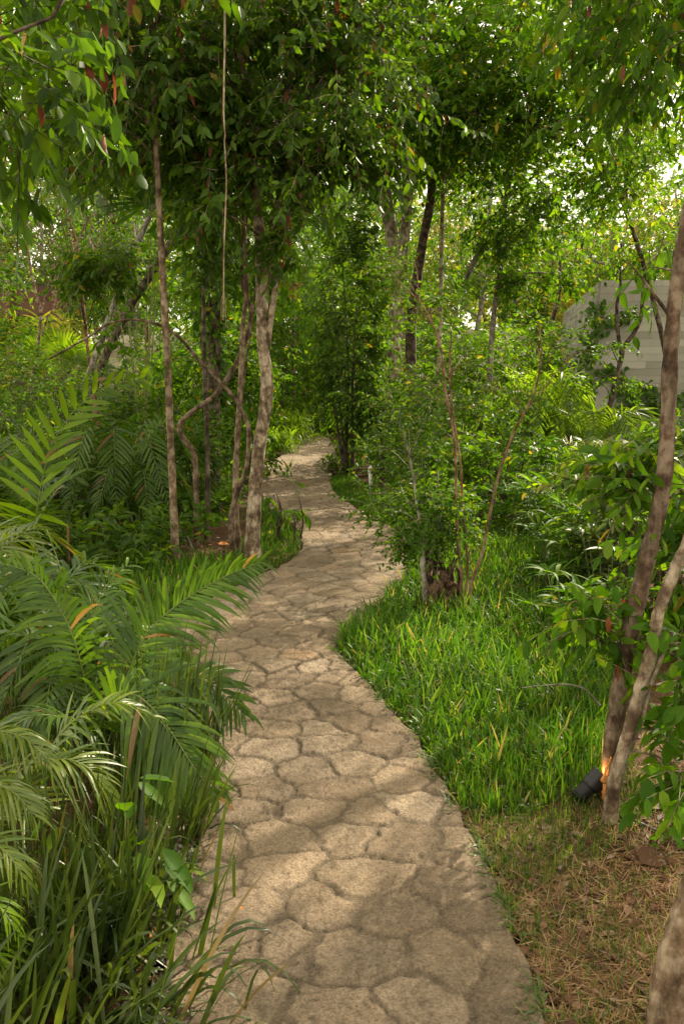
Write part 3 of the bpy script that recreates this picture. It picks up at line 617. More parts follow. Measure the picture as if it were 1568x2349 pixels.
# --- right foreground
def cut_wood(root, rng, cs):
    mb = MB(); b = G(1392, 1848)
    for k in range(3):
        p0 = P(1376 + rng.uniform(-8, 14), 1800 + rng.uniform(-10, 35), b[1] - .03); tube(mb, [p0, p0 + np.array([rng.uniform(-.01, .015), -.01, .03]), p0 + np.array([rng.uniform(-.02, .02), 0, rng.uniform(.08, .15)])], .008, .002, rng, 5, 2, .35)
    part('split_wood', mb, M['wood_cut'], root)
tree('mottled_foreground_tree', 'darker thicker of the crossing trunks at the right edge, split orange at its foot', 'tree',
     [([(1398, 1838), (1406, 1700), (1424, 1560), (1448, 1430), (1488, 1260), (1520, 1110), (1530, 960), (1536, 820), (1550, 660), (1568, 540), (1590, 400), (1610, 200), (1620, -100)], None, .038, .020),
      ([(1545, 740), (1480, 650), (1440, 600)], 'b', .008, .003)],
     'bark_brown', [PB(1490, 80, 5.2, 150, 170, .8), PB(1400, -80, 5.2, 260, 130, .8), PB(1500, 1110, 3.6, 100, 70, .25, .22), PB(1390, 1440, 3.4, 70, 90, .2, .12), PB(1520, 600, 3.7, 40, 20, .2, .02)], 'mid', extra=cut_wood,
     nl=46, twigs=620, tl=(.18, .34), k=7, ll=.080, lw=.034, kind='fine', hang=.75, dead=.015, limb_r=.005, stickr=.003)
tree('pinkish_foreground_tree', 'paler pinkish trunk crossing in front of the darker one at the right edge', 'tree',
     [([(1392, 1892), (1408, 1800), (1432, 1710), (1452, 1640), (1474, 1560), (1496, 1480), (1510, 1400), (1545, 1310), (1585, 1220), (1640, 1060), (1700, 850)], None, .029, .018),
      ([(1440, 1720), (1470, 1650), (1495, 1560), (1540, 1450)], 'b', .014, .008)],
     'bark_mottled', [PB(1540, 1730, 3.2, 45, 60, .2, .3), PB(1570, 1520, 3.2, 70, 70, .2, .5), PB(1850, 600, 3.4, 130, 150, .4, .6)], 'mid', nl=16, twigs=110, tl=(.14, .28), k=6, ll=.085, lw=.04, kind='fine', hang=.6, limb_r=.006, stickr=.003)
tree('foreground_post_tree', 'smooth brown trunk cut off by the bottom right corner', 'tree',
     [([(1512, 2440), (1530, 2300), (1552, 2180), (1580, 2090), (1640, 1900), (1740, 1560), (1830, 1150), (1890, 650), (1920, 100), (1900, -400)], None, .042, .026)], 'bark_tan', [], 'mid')

# a tree just out of frame whose branches hang in at the top left
tree('overhanging_tree', 'large leafed branches with red brown dead leaves hanging in at the top left corner', 'tree',
     [([(-420, 1950), (-400, 1500), (-380, 900), (-330, 300), (-200, -100)], None, .09, .05), ([(-330, 350), (-150, 170), (0, 90), (120, 40)], 'b', .014, .005)],
     'bark_dark', [PB(40, 200, 3.6, 130, 190, .5), PB(180, -120, 4.2, 280, 140, .6, 1.2)], 'dark', nl=24, twigs=230, tl=(.2, .36), k=7, ll=.098, lw=.042, kind='fine', hang=.9, dead=.03, limb_r=.005, stickr=.003)
# the tree whose long dark limbs cross at the top right
tree('spreading_limb_tree', 'tree with long dark limbs spreading sideways across the sky gap at upper right', 'tree',
     [([(1555, 1110), (1540, 900), (1500, 700), (1440, 500), (1380, 380), (1280, 320), (1160, 292), (1060, 268), (960, 245), (880, 232)], None, .05, .014),
      ([(1390, 400), (1320, 310), (1230, 290), (1130, 265), (1030, 250)], 'b', .025, .01), ([(1430, 470), (1450, 300), (1470, 150)], 'b', .04, .015)],
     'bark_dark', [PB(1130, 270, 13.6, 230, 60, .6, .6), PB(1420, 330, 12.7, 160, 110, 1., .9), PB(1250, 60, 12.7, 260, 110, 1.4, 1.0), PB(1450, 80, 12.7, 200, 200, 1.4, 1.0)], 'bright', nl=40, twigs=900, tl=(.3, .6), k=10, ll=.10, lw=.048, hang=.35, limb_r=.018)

tree('added_shade_tree', 'tall tree added outside the right border to shade the path, its high crown filling the top right corner', 'tree',  # added beside the view to shade the path, crown clumped for sun gaps
     [([(2050, 1260), (2020, 900), (1960, 500), (1900, 150), (1850, -250)], None, .10, .05)],
     'bark_tan', [(np.array([3.5, 7.6, 5.0]), (2.3, 2.3, 1.1), 1.6), (np.array([1.6, 6.6, 5.2]), (1.6, 1.8, .8), .8), (np.array([4.2, 5.4, 4.2]), (1.5, 1.6, 1.0), 1.0)], 'mid', nl=28, twigs=1100, tl=(.3, .5), k=9, ll=.085, lw=.043, hang=.45, limb_r=.02, clump=.17)
print('trees done')

# ------------------------------------------------------------------ shrubs
def shrub(name, label, px, py, h, r, leafm, bark='bark_dark', n=160, ll=.09, lw=.035, k=9, tl=(.2, .45), kind='leaf', hang=.25, droop=.3, group=None, nst=6, low=.1, ry=None, cat='shrub'):
    SEED[0] += 1; rng = np.random.default_rng(SEED[0]); b = G(px, py)
    tb = MB(); cs = []
    for s in range(nst):
        a = rng.uniform(0, 2 * math.pi); rr = r * rng.uniform(.15, .7); top = b + np.array([math.cos(a) * rr, math.sin(a) * rr * .8, h * rng.uniform(.6, .92)])
        s0 = b + np.array([math.cos(a), math.sin(a), 0]) * .06 - np.array([0, 0, .03])
        C, R = tube(tb, [s0, s0 * .6 + top * .4 + rng.normal(0, .05, 3) + np.array([0, 0, .1 * h]), top], .012 + .006 * h, .004, rng, 6, 4, .05); cs.append(C)
    mb = MB()
    crown_into(mb, tb, rng, [(b + np.array([0, 0, h * (.5 + low / 2)]), (r, (ry or r), h * (.5 - low / 2)), 1)], cs, nl=int(8 + n / 28), twigs=n, tl=tl, k=k, ll=ll, lw=lw, kind=kind, droop=droop, hang=hang, stickr=.003, limb_r=.006, clump=.2, shell=.35)
    root = thing(name, label, cat, b, group); part('stems', tb, M[bark], root); part('foliage', mb, [M[leafm], M[bark], M['red']], root)
    return root

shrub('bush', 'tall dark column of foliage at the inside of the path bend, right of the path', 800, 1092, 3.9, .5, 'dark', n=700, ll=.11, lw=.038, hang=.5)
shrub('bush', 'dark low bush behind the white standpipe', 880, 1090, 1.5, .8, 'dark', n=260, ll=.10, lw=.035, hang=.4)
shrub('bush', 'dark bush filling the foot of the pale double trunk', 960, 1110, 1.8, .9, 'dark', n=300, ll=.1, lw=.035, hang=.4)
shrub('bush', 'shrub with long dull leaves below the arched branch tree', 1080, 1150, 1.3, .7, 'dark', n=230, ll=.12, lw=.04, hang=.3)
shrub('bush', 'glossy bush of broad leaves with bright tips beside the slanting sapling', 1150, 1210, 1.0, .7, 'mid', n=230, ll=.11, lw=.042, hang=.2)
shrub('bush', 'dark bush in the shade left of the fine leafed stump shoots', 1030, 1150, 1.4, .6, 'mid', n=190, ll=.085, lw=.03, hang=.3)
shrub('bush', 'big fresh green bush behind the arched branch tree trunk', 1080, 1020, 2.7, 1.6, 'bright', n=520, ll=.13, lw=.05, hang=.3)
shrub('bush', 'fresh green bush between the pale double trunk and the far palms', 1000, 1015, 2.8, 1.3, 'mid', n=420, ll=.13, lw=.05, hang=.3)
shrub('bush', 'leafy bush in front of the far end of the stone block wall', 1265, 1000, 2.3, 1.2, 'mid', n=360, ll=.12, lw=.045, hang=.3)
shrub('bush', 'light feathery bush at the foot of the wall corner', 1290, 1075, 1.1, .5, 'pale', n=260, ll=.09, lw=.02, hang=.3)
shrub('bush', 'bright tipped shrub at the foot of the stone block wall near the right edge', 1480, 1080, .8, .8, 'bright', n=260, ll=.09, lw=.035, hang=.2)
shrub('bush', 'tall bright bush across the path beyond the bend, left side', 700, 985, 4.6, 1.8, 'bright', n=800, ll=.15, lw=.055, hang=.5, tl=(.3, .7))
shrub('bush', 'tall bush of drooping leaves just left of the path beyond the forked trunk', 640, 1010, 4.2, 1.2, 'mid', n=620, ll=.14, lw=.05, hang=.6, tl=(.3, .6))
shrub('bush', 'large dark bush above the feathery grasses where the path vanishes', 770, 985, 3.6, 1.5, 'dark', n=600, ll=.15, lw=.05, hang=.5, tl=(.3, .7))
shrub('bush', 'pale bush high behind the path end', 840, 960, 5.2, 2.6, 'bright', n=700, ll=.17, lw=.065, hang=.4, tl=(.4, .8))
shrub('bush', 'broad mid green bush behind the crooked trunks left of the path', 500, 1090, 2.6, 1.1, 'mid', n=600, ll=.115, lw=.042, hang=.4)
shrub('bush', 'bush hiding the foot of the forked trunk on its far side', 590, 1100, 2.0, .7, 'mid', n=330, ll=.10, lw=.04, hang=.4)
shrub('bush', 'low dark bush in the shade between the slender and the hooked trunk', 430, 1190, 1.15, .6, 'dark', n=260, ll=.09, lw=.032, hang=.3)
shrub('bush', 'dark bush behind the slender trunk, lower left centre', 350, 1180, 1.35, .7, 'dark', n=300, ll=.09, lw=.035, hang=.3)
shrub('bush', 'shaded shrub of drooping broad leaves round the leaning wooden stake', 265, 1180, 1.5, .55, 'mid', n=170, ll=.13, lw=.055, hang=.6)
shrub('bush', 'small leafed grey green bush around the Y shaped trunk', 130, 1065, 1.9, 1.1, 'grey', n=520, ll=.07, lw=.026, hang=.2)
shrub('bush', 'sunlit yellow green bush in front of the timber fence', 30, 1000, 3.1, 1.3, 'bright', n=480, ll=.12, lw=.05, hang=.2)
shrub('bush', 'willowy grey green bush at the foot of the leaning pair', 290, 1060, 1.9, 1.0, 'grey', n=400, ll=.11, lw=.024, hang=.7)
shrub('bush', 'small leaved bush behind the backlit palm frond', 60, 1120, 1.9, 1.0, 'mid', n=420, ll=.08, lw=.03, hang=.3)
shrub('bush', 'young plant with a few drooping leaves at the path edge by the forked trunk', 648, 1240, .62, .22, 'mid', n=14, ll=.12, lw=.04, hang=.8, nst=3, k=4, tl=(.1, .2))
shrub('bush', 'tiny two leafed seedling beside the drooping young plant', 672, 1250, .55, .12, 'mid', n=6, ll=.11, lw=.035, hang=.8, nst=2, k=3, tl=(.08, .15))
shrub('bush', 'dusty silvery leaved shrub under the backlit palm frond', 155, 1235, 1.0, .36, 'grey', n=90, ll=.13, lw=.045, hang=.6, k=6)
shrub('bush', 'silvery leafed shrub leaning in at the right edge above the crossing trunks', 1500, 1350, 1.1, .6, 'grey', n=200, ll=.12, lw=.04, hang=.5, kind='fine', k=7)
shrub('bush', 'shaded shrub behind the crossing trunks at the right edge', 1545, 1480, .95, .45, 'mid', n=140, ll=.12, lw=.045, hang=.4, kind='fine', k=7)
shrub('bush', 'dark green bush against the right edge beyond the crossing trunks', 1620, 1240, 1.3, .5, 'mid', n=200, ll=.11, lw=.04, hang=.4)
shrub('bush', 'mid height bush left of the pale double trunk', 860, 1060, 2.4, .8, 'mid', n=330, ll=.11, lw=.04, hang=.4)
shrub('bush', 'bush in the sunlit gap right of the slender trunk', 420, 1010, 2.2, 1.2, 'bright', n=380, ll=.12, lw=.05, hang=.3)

# ------------------------------------------------------------------ palms and ferns
def frond_into(mb, rb, rng, pts, nl=34, ll=.3, lw=.022, up=.35, droop=.25, fwd=.55, rr=.006, taper=.45, start=.12, fold=.12, sideref=None, nseg=4, both=True):
    C = smooth_path(pts, per=8); tube(rb, C[::3] if len(C) > 9 else C, rr, rr * .3, rng, 6, 2, .03)
    d = np.concatenate([[0], np.cumsum(np.linalg.norm(np.diff(C, axis=0), axis=1))]); d /= d[-1]
    t = np.linspace(start, 1, nl); B = np.stack([np.interp(t, d, C[:, i]) for i in range(3)], 1)
    T = nrm(np.gradient(C, axis=0)); T = nrm(np.stack([np.interp(t, d, T[:, i]) for i in range(3)], 1))
    ref = np.array([0, 0, 1.]) if sideref is None else np.asarray(sideref, float)
    side = nrm(np.cross(T, ref + 0 * T)); n_ = nrm(np.cross(side, T))
    prof = np.sin(np.clip((t - start) / (1 - start) * .86 + .14, 0, 1) * math.pi) ** .5 * (1 - taper * t); prof[-1] = max(prof[-1], .25)
    for s in ((1, -1) if both else (1,)):
        f = fwd + .7 * t ** 2
        D = nrm(side * s + T * f[:, None] + n_ * (up + rng.normal(0, .12, (nl, 1))) + rng.normal(0, .09, (nl, 3)))
        sd = nrm(np.cross(D, n_ + side * s * -.5)); blades(mb, rng, B + rng.normal(0, .002, (nl, 3)), D, ll * prof * rng.uniform(.93, 1.07, nl), lw * (.6 + .5 * prof), droop * rng.uniform(.4, 1.7, nl), nseg, 0, sd, fold, [.35, .9, 1, .6, .03])

def palm(name, label, base, fronds, mat='palm', group=None, cat='palm', nblade=None):
    """fronds: list of dicts (pts world + options)"""
    SEED[0] += 1; rng = np.random.default_rng(SEED[0]); root = thing(name, label, cat, base, group)
    for f in fronds:
        f = dict(f); m = M[f.pop('mat', mat)]; mb, rb = MB(), MB(); pts = f.pop('pts'); frond_into(mb, rb, rng, pts, **f)
        lf = part('frond', rb, M['stem'], root); o = link('leaflets', mb.mesh('leaflets', m, root.location), lf)
    return root
def PX(l, Y0, Y1=None):      # pixels to points with the distance going Y0 -> Y1
    Y1 = Y0 if Y1 is None else Y1; n = len(l); return [P(x, y, Y0 + (Y1 - Y0) * i / (n - 1)) for i, (x, y) in enumerate(l)]
def auto_fronds(b, n, h, reach, rng, el=(.5, 1.2), a0=0, arc=2 * math.pi, stem=0., **kw):
    o = []
    for i in range(n):
        a = a0 + arc * (i + rng.uniform(-.3, .3)) / n; e = rng.uniform(*el); L = reach * rng.uniform(.75, 1.1)
        dh = np.array([math.cos(a), math.sin(a), 0]); s = b + np.array([0, 0, stem])
        p = [s, s + dh * L * .22 * math.cos(e) + np.array([0, 0, h * .45]), s + dh * L * .55 + np.array([0, 0, h * (.78 + .2 * math.sin(e))]), s + dh * L * .85 + np.array([0, 0, h * .72 * math.sin(e) + .05]), s + dh * L * 1.05 + np.array([0, 0, h * (.45 * math.sin(e))])]
        o.append(dict(pts=p, **kw))
    return o

# the big areca palm at lower left
bA = G(255, 1800)
palm('areca_palm', 'large foreground palm with one frond arching right over the path edge', bA, [
    dict(pts=[bA, *PX([(272, 1650), (290, 1560), (340, 1450), (425, 1375), (510, 1325), (596, 1290)], 3.9, 4.3)], nl=48, ll=.42, lw=.024, up=.35, droop=.3, start=.25, sideref=(0, -1., .15), fwd=.6),
    dict(pts=[bA, *PX([(225, 1700), (250, 1625), (300, 1592), (350, 1625), (400, 1690), (445, 1760), (500, 1830)], 3.7, 3.3)], nl=46, ll=.43, lw=.023, up=.1, droop=.6, start=.25, sideref=(.2, -.8, .5), fwd=.5),
    dict(pts=[bA, *PX([(215, 1650), (180, 1500), (140, 1400), (80, 1320), (-10, 1290)], 3.9, 3.9)], nl=38, ll=.38, lw=.022, up=.25, droop=.5, start=.3, mat='palm', sideref=(0, -.8, .4)),
    dict(pts=[bA, *PX([(240, 1660), (210, 1540), (215, 1430), (240, 1350), (290, 1300)], 4.1, 4.5)], nl=38, ll=.38, lw=.021, up=.3, droop=.3, start=.2, sideref=(0, -.8, .4)),
    dict(pts=[bA, *PX([(250, 1700), (300, 1620), (380, 1570), (470, 1560), (560, 1640)], 3.8, 3.7)], nl=36, ll=.36, lw=.026, up=.2, droop=.5, start=.3, sideref=(0, -.6, .8)),
    dict(pts=[bA, *PX([(220, 1720), (170, 1660), (100, 1640), (40, 1660), (0, 1700)], 3.6, 3.3)], nl=40, ll=.36, lw=.018, up=.2, droop=.55, start=.3, mat='palm'),
], 'palm')
bB = G(60, 2050)
palm('areca_palm', 'yellow green palm fronds drooping in from the left edge below the large palm', bB, [
    dict(pts=[bB, *PX([(20, 1820), (60, 1760), (130, 1740), (200, 1760), (260, 1830)], 2.9, 2.9)], nl=44, ll=0.32, lw=.014, up=.2, droop=.5, start=.3, mat='palm_pale'),
    dict(pts=[bB, *PX([(-40, 1800), (-60, 1720), (-20, 1680), (50, 1690), (110, 1740)], 2.8, 2.7)], nl=44, ll=0.29, lw=.014, up=.25, droop=.5, start=.3, mat='palm_pale'),
    dict(pts=[bB, *PX([(-60, 1950), (-80, 1860), (-50, 1800), (20, 1810), (80, 1870)], 2.6, 2.5)], nl=44, ll=0.29, lw=.013, up=.2, droop=.5, start=.3, mat='palm_pale'),
    dict(pts=[bB, *PX([(-60, 2080), (-90, 1980), (-50, 1930), (10, 1950), (60, 2020)], 2.4, 2.3)], nl=40, ll=0.26, lw=.012, up=.2, droop=.5, start=.3, mat='palm_pale'),
    dict(pts=[bB, *PX([(-60, 2200), (-80, 2100), (-50, 2060), (0, 2080), (40, 2140)], 2.2, 2.15)], nl=40, ll=0.23, lw=.012, up=.2, droop=.5, start=.3, mat='palm_lit'),
    dict(pts=[bB, *PX([(60, 1850), (130, 1700), (190, 1640), (270, 1610), (350, 1640)], 3.1, 3.2)], nl=44, ll=0.32, lw=.016, up=.2, droop=.45, start=.3),
], 'palm_pale')
# backlit frond mid left
bC = G(78, 1260)
palm('areca_palm', 'palm with a single backlit yellow green frond rising behind the dusty shrub', bC, [
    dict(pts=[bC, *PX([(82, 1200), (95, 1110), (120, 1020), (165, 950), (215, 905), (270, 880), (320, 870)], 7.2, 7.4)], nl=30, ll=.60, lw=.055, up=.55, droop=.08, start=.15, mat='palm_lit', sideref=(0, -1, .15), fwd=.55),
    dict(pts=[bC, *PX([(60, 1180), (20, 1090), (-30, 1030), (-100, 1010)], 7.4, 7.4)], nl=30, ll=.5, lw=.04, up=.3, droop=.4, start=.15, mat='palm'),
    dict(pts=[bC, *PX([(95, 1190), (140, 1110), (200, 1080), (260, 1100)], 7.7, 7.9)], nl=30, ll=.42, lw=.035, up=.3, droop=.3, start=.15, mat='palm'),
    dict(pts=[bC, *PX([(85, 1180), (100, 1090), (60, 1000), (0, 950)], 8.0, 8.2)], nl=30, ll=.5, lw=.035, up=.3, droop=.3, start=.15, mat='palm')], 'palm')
bD = G(215, 1095)
palm('areca_palm', 'dark palm frond spreading above the backlit one', bD, [
    dict(pts=[bD, *PX([(215, 980), (215, 900), (235, 850), (270, 830), (320, 845)], 10.5, 10.6)], nl=22, ll=.45, lw=.06, up=.3, droop=.25, start=.3, sideref=(0, -1, .4)),
    dict(pts=[bD, *PX([(225, 960), (260, 900), (300, 880), (340, 900)], 10.5, 10.2)], nl=22, ll=.42, lw=.05, up=.3, droop=.35, start=.3)] + auto_fronds(bD, 5, 1.2, 1.1, np.random.default_rng(7), nl=24, ll=.4, lw=.04), 'palm')

def mk_palm(label, px, py, n, h, reach, seed, mat='palm', ll=.3, lw=.02, **kw):
    b = G(px, py); return palm('small_palm', label, b, auto_fronds(b, n, h, reach, np.random.default_rng(seed), nl=kw.pop('nl', 30), ll=ll, lw=lw, droop=kw.pop('droop', .25), mat=mat, start=.2, **kw), mat)
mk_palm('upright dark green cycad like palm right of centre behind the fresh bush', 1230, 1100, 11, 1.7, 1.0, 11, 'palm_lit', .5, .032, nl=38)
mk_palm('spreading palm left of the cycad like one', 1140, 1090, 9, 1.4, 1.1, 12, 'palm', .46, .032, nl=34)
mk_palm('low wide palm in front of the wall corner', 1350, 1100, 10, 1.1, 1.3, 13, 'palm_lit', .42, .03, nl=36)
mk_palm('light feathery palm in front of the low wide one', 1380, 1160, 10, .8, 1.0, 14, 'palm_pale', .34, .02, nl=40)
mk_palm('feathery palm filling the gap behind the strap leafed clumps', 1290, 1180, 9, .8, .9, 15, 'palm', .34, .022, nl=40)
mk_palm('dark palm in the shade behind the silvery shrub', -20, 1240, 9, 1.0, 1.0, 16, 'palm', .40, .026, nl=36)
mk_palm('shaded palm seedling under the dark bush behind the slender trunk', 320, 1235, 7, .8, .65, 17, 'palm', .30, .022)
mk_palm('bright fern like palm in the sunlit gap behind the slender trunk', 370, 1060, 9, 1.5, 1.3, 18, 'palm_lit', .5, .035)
mk_palm('palm among the grey green bushes left of the leaning pair', 20, 1070, 8, 1.3, 1.2, 19, 'palm', .4, .03)
mk_palm('sunlit palm in front of the timber fence', 110, 985, 9, 3.3, 2.0, 20, 'yellow', .8, .07, nl=30)

# fan palms
def fan_palm(label, px, py, Yoff, h, n, R, mat, seed, nb=26, lw=.035, stem=0.):
    rng = np.random.default_rng(seed); b = G(px, py); root = thing('fan_palm', label, 'palm', b)
    for i in range(n):
        a = 2 * math.pi * i / n + rng.uniform(-.3, .3); hub = b + np.array([math.cos(a) * R * .7, math.sin(a) * R * .5 - .1, h * rng.uniform(.75, 1.0)])
        rb = MB(); tube(rb, [b, (b + hub) / 2 + np.array([0, 0, .15 * h]), hub], .012, .006, rng, 6, 4)
        lf = part('stalk', rb, M['stem'], root); mb = MB()
        ax = nrm(np.array([math.cos(a), math.sin(a) - .6, rng.uniform(.1, .6)])); e1 = nrm(np.cross(ax, [0, 0, 1.])); e2 = nrm(np.cross(e1, ax) * .9 + ax * .5)
        th = np.linspace(-2.1, 2.1, nb); D = np.cos(th)[:, None] * e2 + np.sin(th)[:, None] * e1 + ax * .15
        blades(mb, rng, np.repeat(hub[None], nb, 0), D, R * rng.uniform(.85, 1.05, nb), lw, .12, 4, 0, nrm(np.cross(D, ax)), .1, [.15, .5, 1, .75, .03])
        link('fan_leaf', mb.mesh('fan_leaf', M[mat], root.location), lf)
    return root
mk_palm('broad dark palm between the dusty shrub and the slender trunk', 270, 1225, 9, 1.2, .9, 21, 'palm', .42, .028, nl=34)
mk_palm('feathery palm low behind the large foreground palm', 60, 1520, 8, .55, .7, 22, 'palm', .34, .026, nl=30)
mk_palm('arching palm at the left border above the sunlit grass', -80, 1420, 8, .6, .8, 23, 'palm_pale', .36, .03, nl=28)
mk_palm('dense palm tuft between large foreground palm and sunlit grass', 190, 1640, 8, .5, .5, 24, 'palm', .30, .024, nl=28)
fan_palm('fan palm with round green leaves beside the Y shaped trunk', 165, 1025, 0, 2.0, 7, .75, 'palm_lit', 31, 30, .05)
fan_palm('yellow green fan palm beyond the far end of the stone block wall', 1300, 965, 0, 4.3, 7, 1.1, 'yellow', 32, 30, .08)
fan_palm('dark fan palm high among the leaves at upper left', 330, 1120, 0, 4.6, 6, .8, 'dark', 33, 30, .05)
fan_palm('small fan palm beside the path by the forked trunk', 560, 1020, 0, 1.2, 6, .6, 'palm_lit', 34, 26, .04)

# strap leafed clumps
def clump(name, label, px, py, n, L, W, mat, seed, spread=.12, lean=.55, droop=.35, nseg=6, group=None, cat='plant', fold=.15, dirn=None, tilt=None):
    rng = np.random.default_rng(seed); b = G(px, py); mb = MB()
    B = b + np.stack([rng.normal(0, spread, n), rng.normal(0, spread, n), np.full(n, -.02)], 1)
    a = rng.uniform(0, 2 * math.pi, n); l = np.abs(rng.normal(0, lean, n)); D = np.stack([np.cos(a) * l, np.sin(a) * l, np.ones(n)], 1)
    if dirn is not None: D += np.asarray(dirn)
    blades(mb, rng, B, D, L * rng.uniform(.6, 1.15, n), W * rng.uniform(.7, 1.15, n), droop * rng.uniform(.2, 1.6, n) * (.4 + l), nseg, 0, None, fold)
    return single(name, mb, M[mat], label, cat, b, group)
clump('lily_clump', 'tall clump of long dark strap leaves filling the bottom left corner', 120, 2400, 170, .66, .017, 'strap', 51, .17, .6, .6, dirn=(.35, .0, 0))
clump('lily_clump', 'clump of long strap leaves behind the corner clump beside the bare soil strip', 250, 2200, 130, .58, .015, 'strap', 52, .10, .45, .6, dirn=(.12, .0, 0))
clump('lily_clump', 'clump of strap leaves below the drooping palm frond', 290, 2030, 130, .5, .014, 'strap', 53, .10, .45, .6, dirn=(.12, .0, 0))
clump('lily_clump', 'pale edged strap leafed clump against the left border low down', 20, 2250, 80, .5, .013, 'strap', 54, .14, .4, .6)
clump('lily_clump', 'spiky upright clump of narrow dark blades at the left path edge below the palm frond', 405, 1780, 110, .62, .012, 'strap', 55, .06, .2, .15, dirn=(.12, 0, 0))
clump('lily_clump', 'narrow bladed clump right at the path edge with blades reaching over the paving', 428, 1935, 60, .5, .010, 'strap', 56, .035, .45, .45, dirn=(.3, 0, 0))
clump('lily_clump', 'clump of strap leaves behind the spiky one under the large palm', 330, 1720, 100, .5, .015, 'strap', 57, .12, .3, .3)
clump('lily_clump', 'dense dark strap leafed clump in the corner between the yellow green fronds', 160, 2200, 140, .52, .015, 'strap', 59, .13, .5, .55)
clump('lily_clump', 'small strap leafed plant hanging over the lowest left path edge', 290, 2380, 26, .55, .012, 'strap', 58, .05, .7, .7, dirn=(.5, 0, 0))
for i, (px, py, n, L, lab) in enumerate([
        (50, 1290, 60, .42, 'shaded lily clump at the left border beneath the backlit frond'), (165, 1310, 60, .40, 'shaded lily clump under the dusty silvery shrub'),
        (235, 1275, 55, .42, 'shaded lily clump just left of the brown stake foot'), (290, 1262, 60, .45, 'dark grassy clump between stake foot and slender trunk'),
        (355, 1265, 55, .4, 'dark narrow leafed clump at the foot of the slender trunk'), (110, 1240, 50, .45, 'broad bladed clump behind the shaded lilies')]):
    clump('lily_clump', lab, px, py, n, L, .024, 'grass_dull' if i < 3 else 'strap', 60 + i, .12, .5, .35, group='lilies under the left bushes')

# rhapis like clumps at right
def whorls(label, px, py, h, n, L, W, mat, seed, nb=8, spread=.3, cat='plant'):
    rng = np.random.default_rng(seed); b = G(px, py); root = thing('whorled_plant', label, cat, b); tb, mb = MB(), MB()
    for i in range(n):
        a = rng.uniform(0, 6.28); rr = spread * math.sqrt(rng.random()); top = b + np.array([math.cos(a) * rr * 1.3, math.sin(a) * rr, h * rng.uniform(.55, 1)])
        s0 = b + np.array([math.cos(a) * rr * .6, math.sin(a) * rr * .6, -.02]); tube(tb, [s0, (s0 + top) / 2, top], .006, .004, rng, 5, 3)
        th = np.linspace(0, 6.28, nb, endpoint=False) + rng.uniform(0, 1); el = rng.uniform(.1, 1.0, nb)
        D = np.stack([np.cos(th), np.sin(th), el], 1); blades(mb, rng, np.repeat(top[None], nb, 0), D, L * rng.uniform(.7, 1.15, nb), W, .35 * rng.uniform(.5, 1.5, nb), 5, 0, None, .12)
        top2 = s0 * .45 + top * .55; D2 = np.stack([np.cos(th + .4), np.sin(th + .4), el * .6], 1); blades(mb, rng, np.repeat(top2[None], nb, 0)[:nb // 2], D2[:nb // 2], L * rng.uniform(.7, 1.1, nb // 2), W, .4, 5, 0, None, .12)
    part('stems', tb, M['stem'], root); part('leaves', mb, M[mat], root)
for i, (px, py, h, n, L, mat, lab) in enumerate([
        (1270, 1260, .75, 16, .34, 'bright', 'tallest sunlit whorled leaf clump behind the bright grass'), (1200, 1235, .5, 12, .30, 'mid', 'whorled leaf clump at the back left of the bright grass'),
        (1350, 1300, .65, 15, .32, 'bright', 'sunlit whorled leaf clump right of the tallest one'), (1270, 1360, .5, 14, .28, 'mid', 'low whorled leaf clump spilling into the bright grass'),
        (1420, 1280, .6, 12, .32, 'bright', 'whorled leaf clump just left of the crossing trunks, far side'), (1400, 1400, .5, 13, .26, 'grey', 'shaded whorled leaf clump left of the crossing trunks'),
        (1330, 1480, .42, 12, .24, 'mid', 'small whorled leaf clump nearest the crossing trunks'), (1500, 1240, .6, 12, .3, 'bright', 'whorled leaf clump seen between the crossing trunks')]):
    whorls(lab, px, py, h, n, L, .026, mat, 80 + i)

# broad leafed arum plants in the left foreground
def broad_plant(label, px, py, h, n, L, W, mat, seed, cat='plant', spread=.15):
    rng = np.random.default_rng(seed); b = G(px, py); root = thing('broad_leafed_plant', label, cat, b); tb, mb = MB(), MB()
    a = rng.uniform(0, 6.28, n); top = b + np.stack([np.cos(a) * spread, np.sin(a) * spread, h * rng.uniform(.5, 1, n)], 1); sticks(tb, np.repeat(b[None], n, 0), top, .004)
    leaves(mb, top, np.stack([np.cos(a), np.sin(a), rng.uniform(-.9, .1, n)], 1), np.stack([np.cos(a) * .4, np.sin(a) * .4, np.ones(n)], 1) + rng.normal(0, .2, (n, 3)), L * rng.uniform(.7, 1.2, n), W, 'fine')
    part('stems', tb, M['stem'], root); part('leaves', mb, M[mat], root)
broad_plant('broad greyish leafed plant among the strap leaves by the soil strip', 300, 2140, .36, 9, .15, .055, 'mid', 91)
broad_plant('wavy pale leafed plant at the edge of the soil strip', 372, 2080, .24, 6, .13, .035, 'mid', 92, spread=.06)
broad_plant('pale broad leafed plant under the large palm', 225, 1960, .30, 8, .12, .05, 'mid', 93)
broad_plant('pair of pale leaves on a short stalk in the shade by the dark grassy clump', 262, 1275, .42, 4, .16, .07, 'grey', 94, spread=.08)

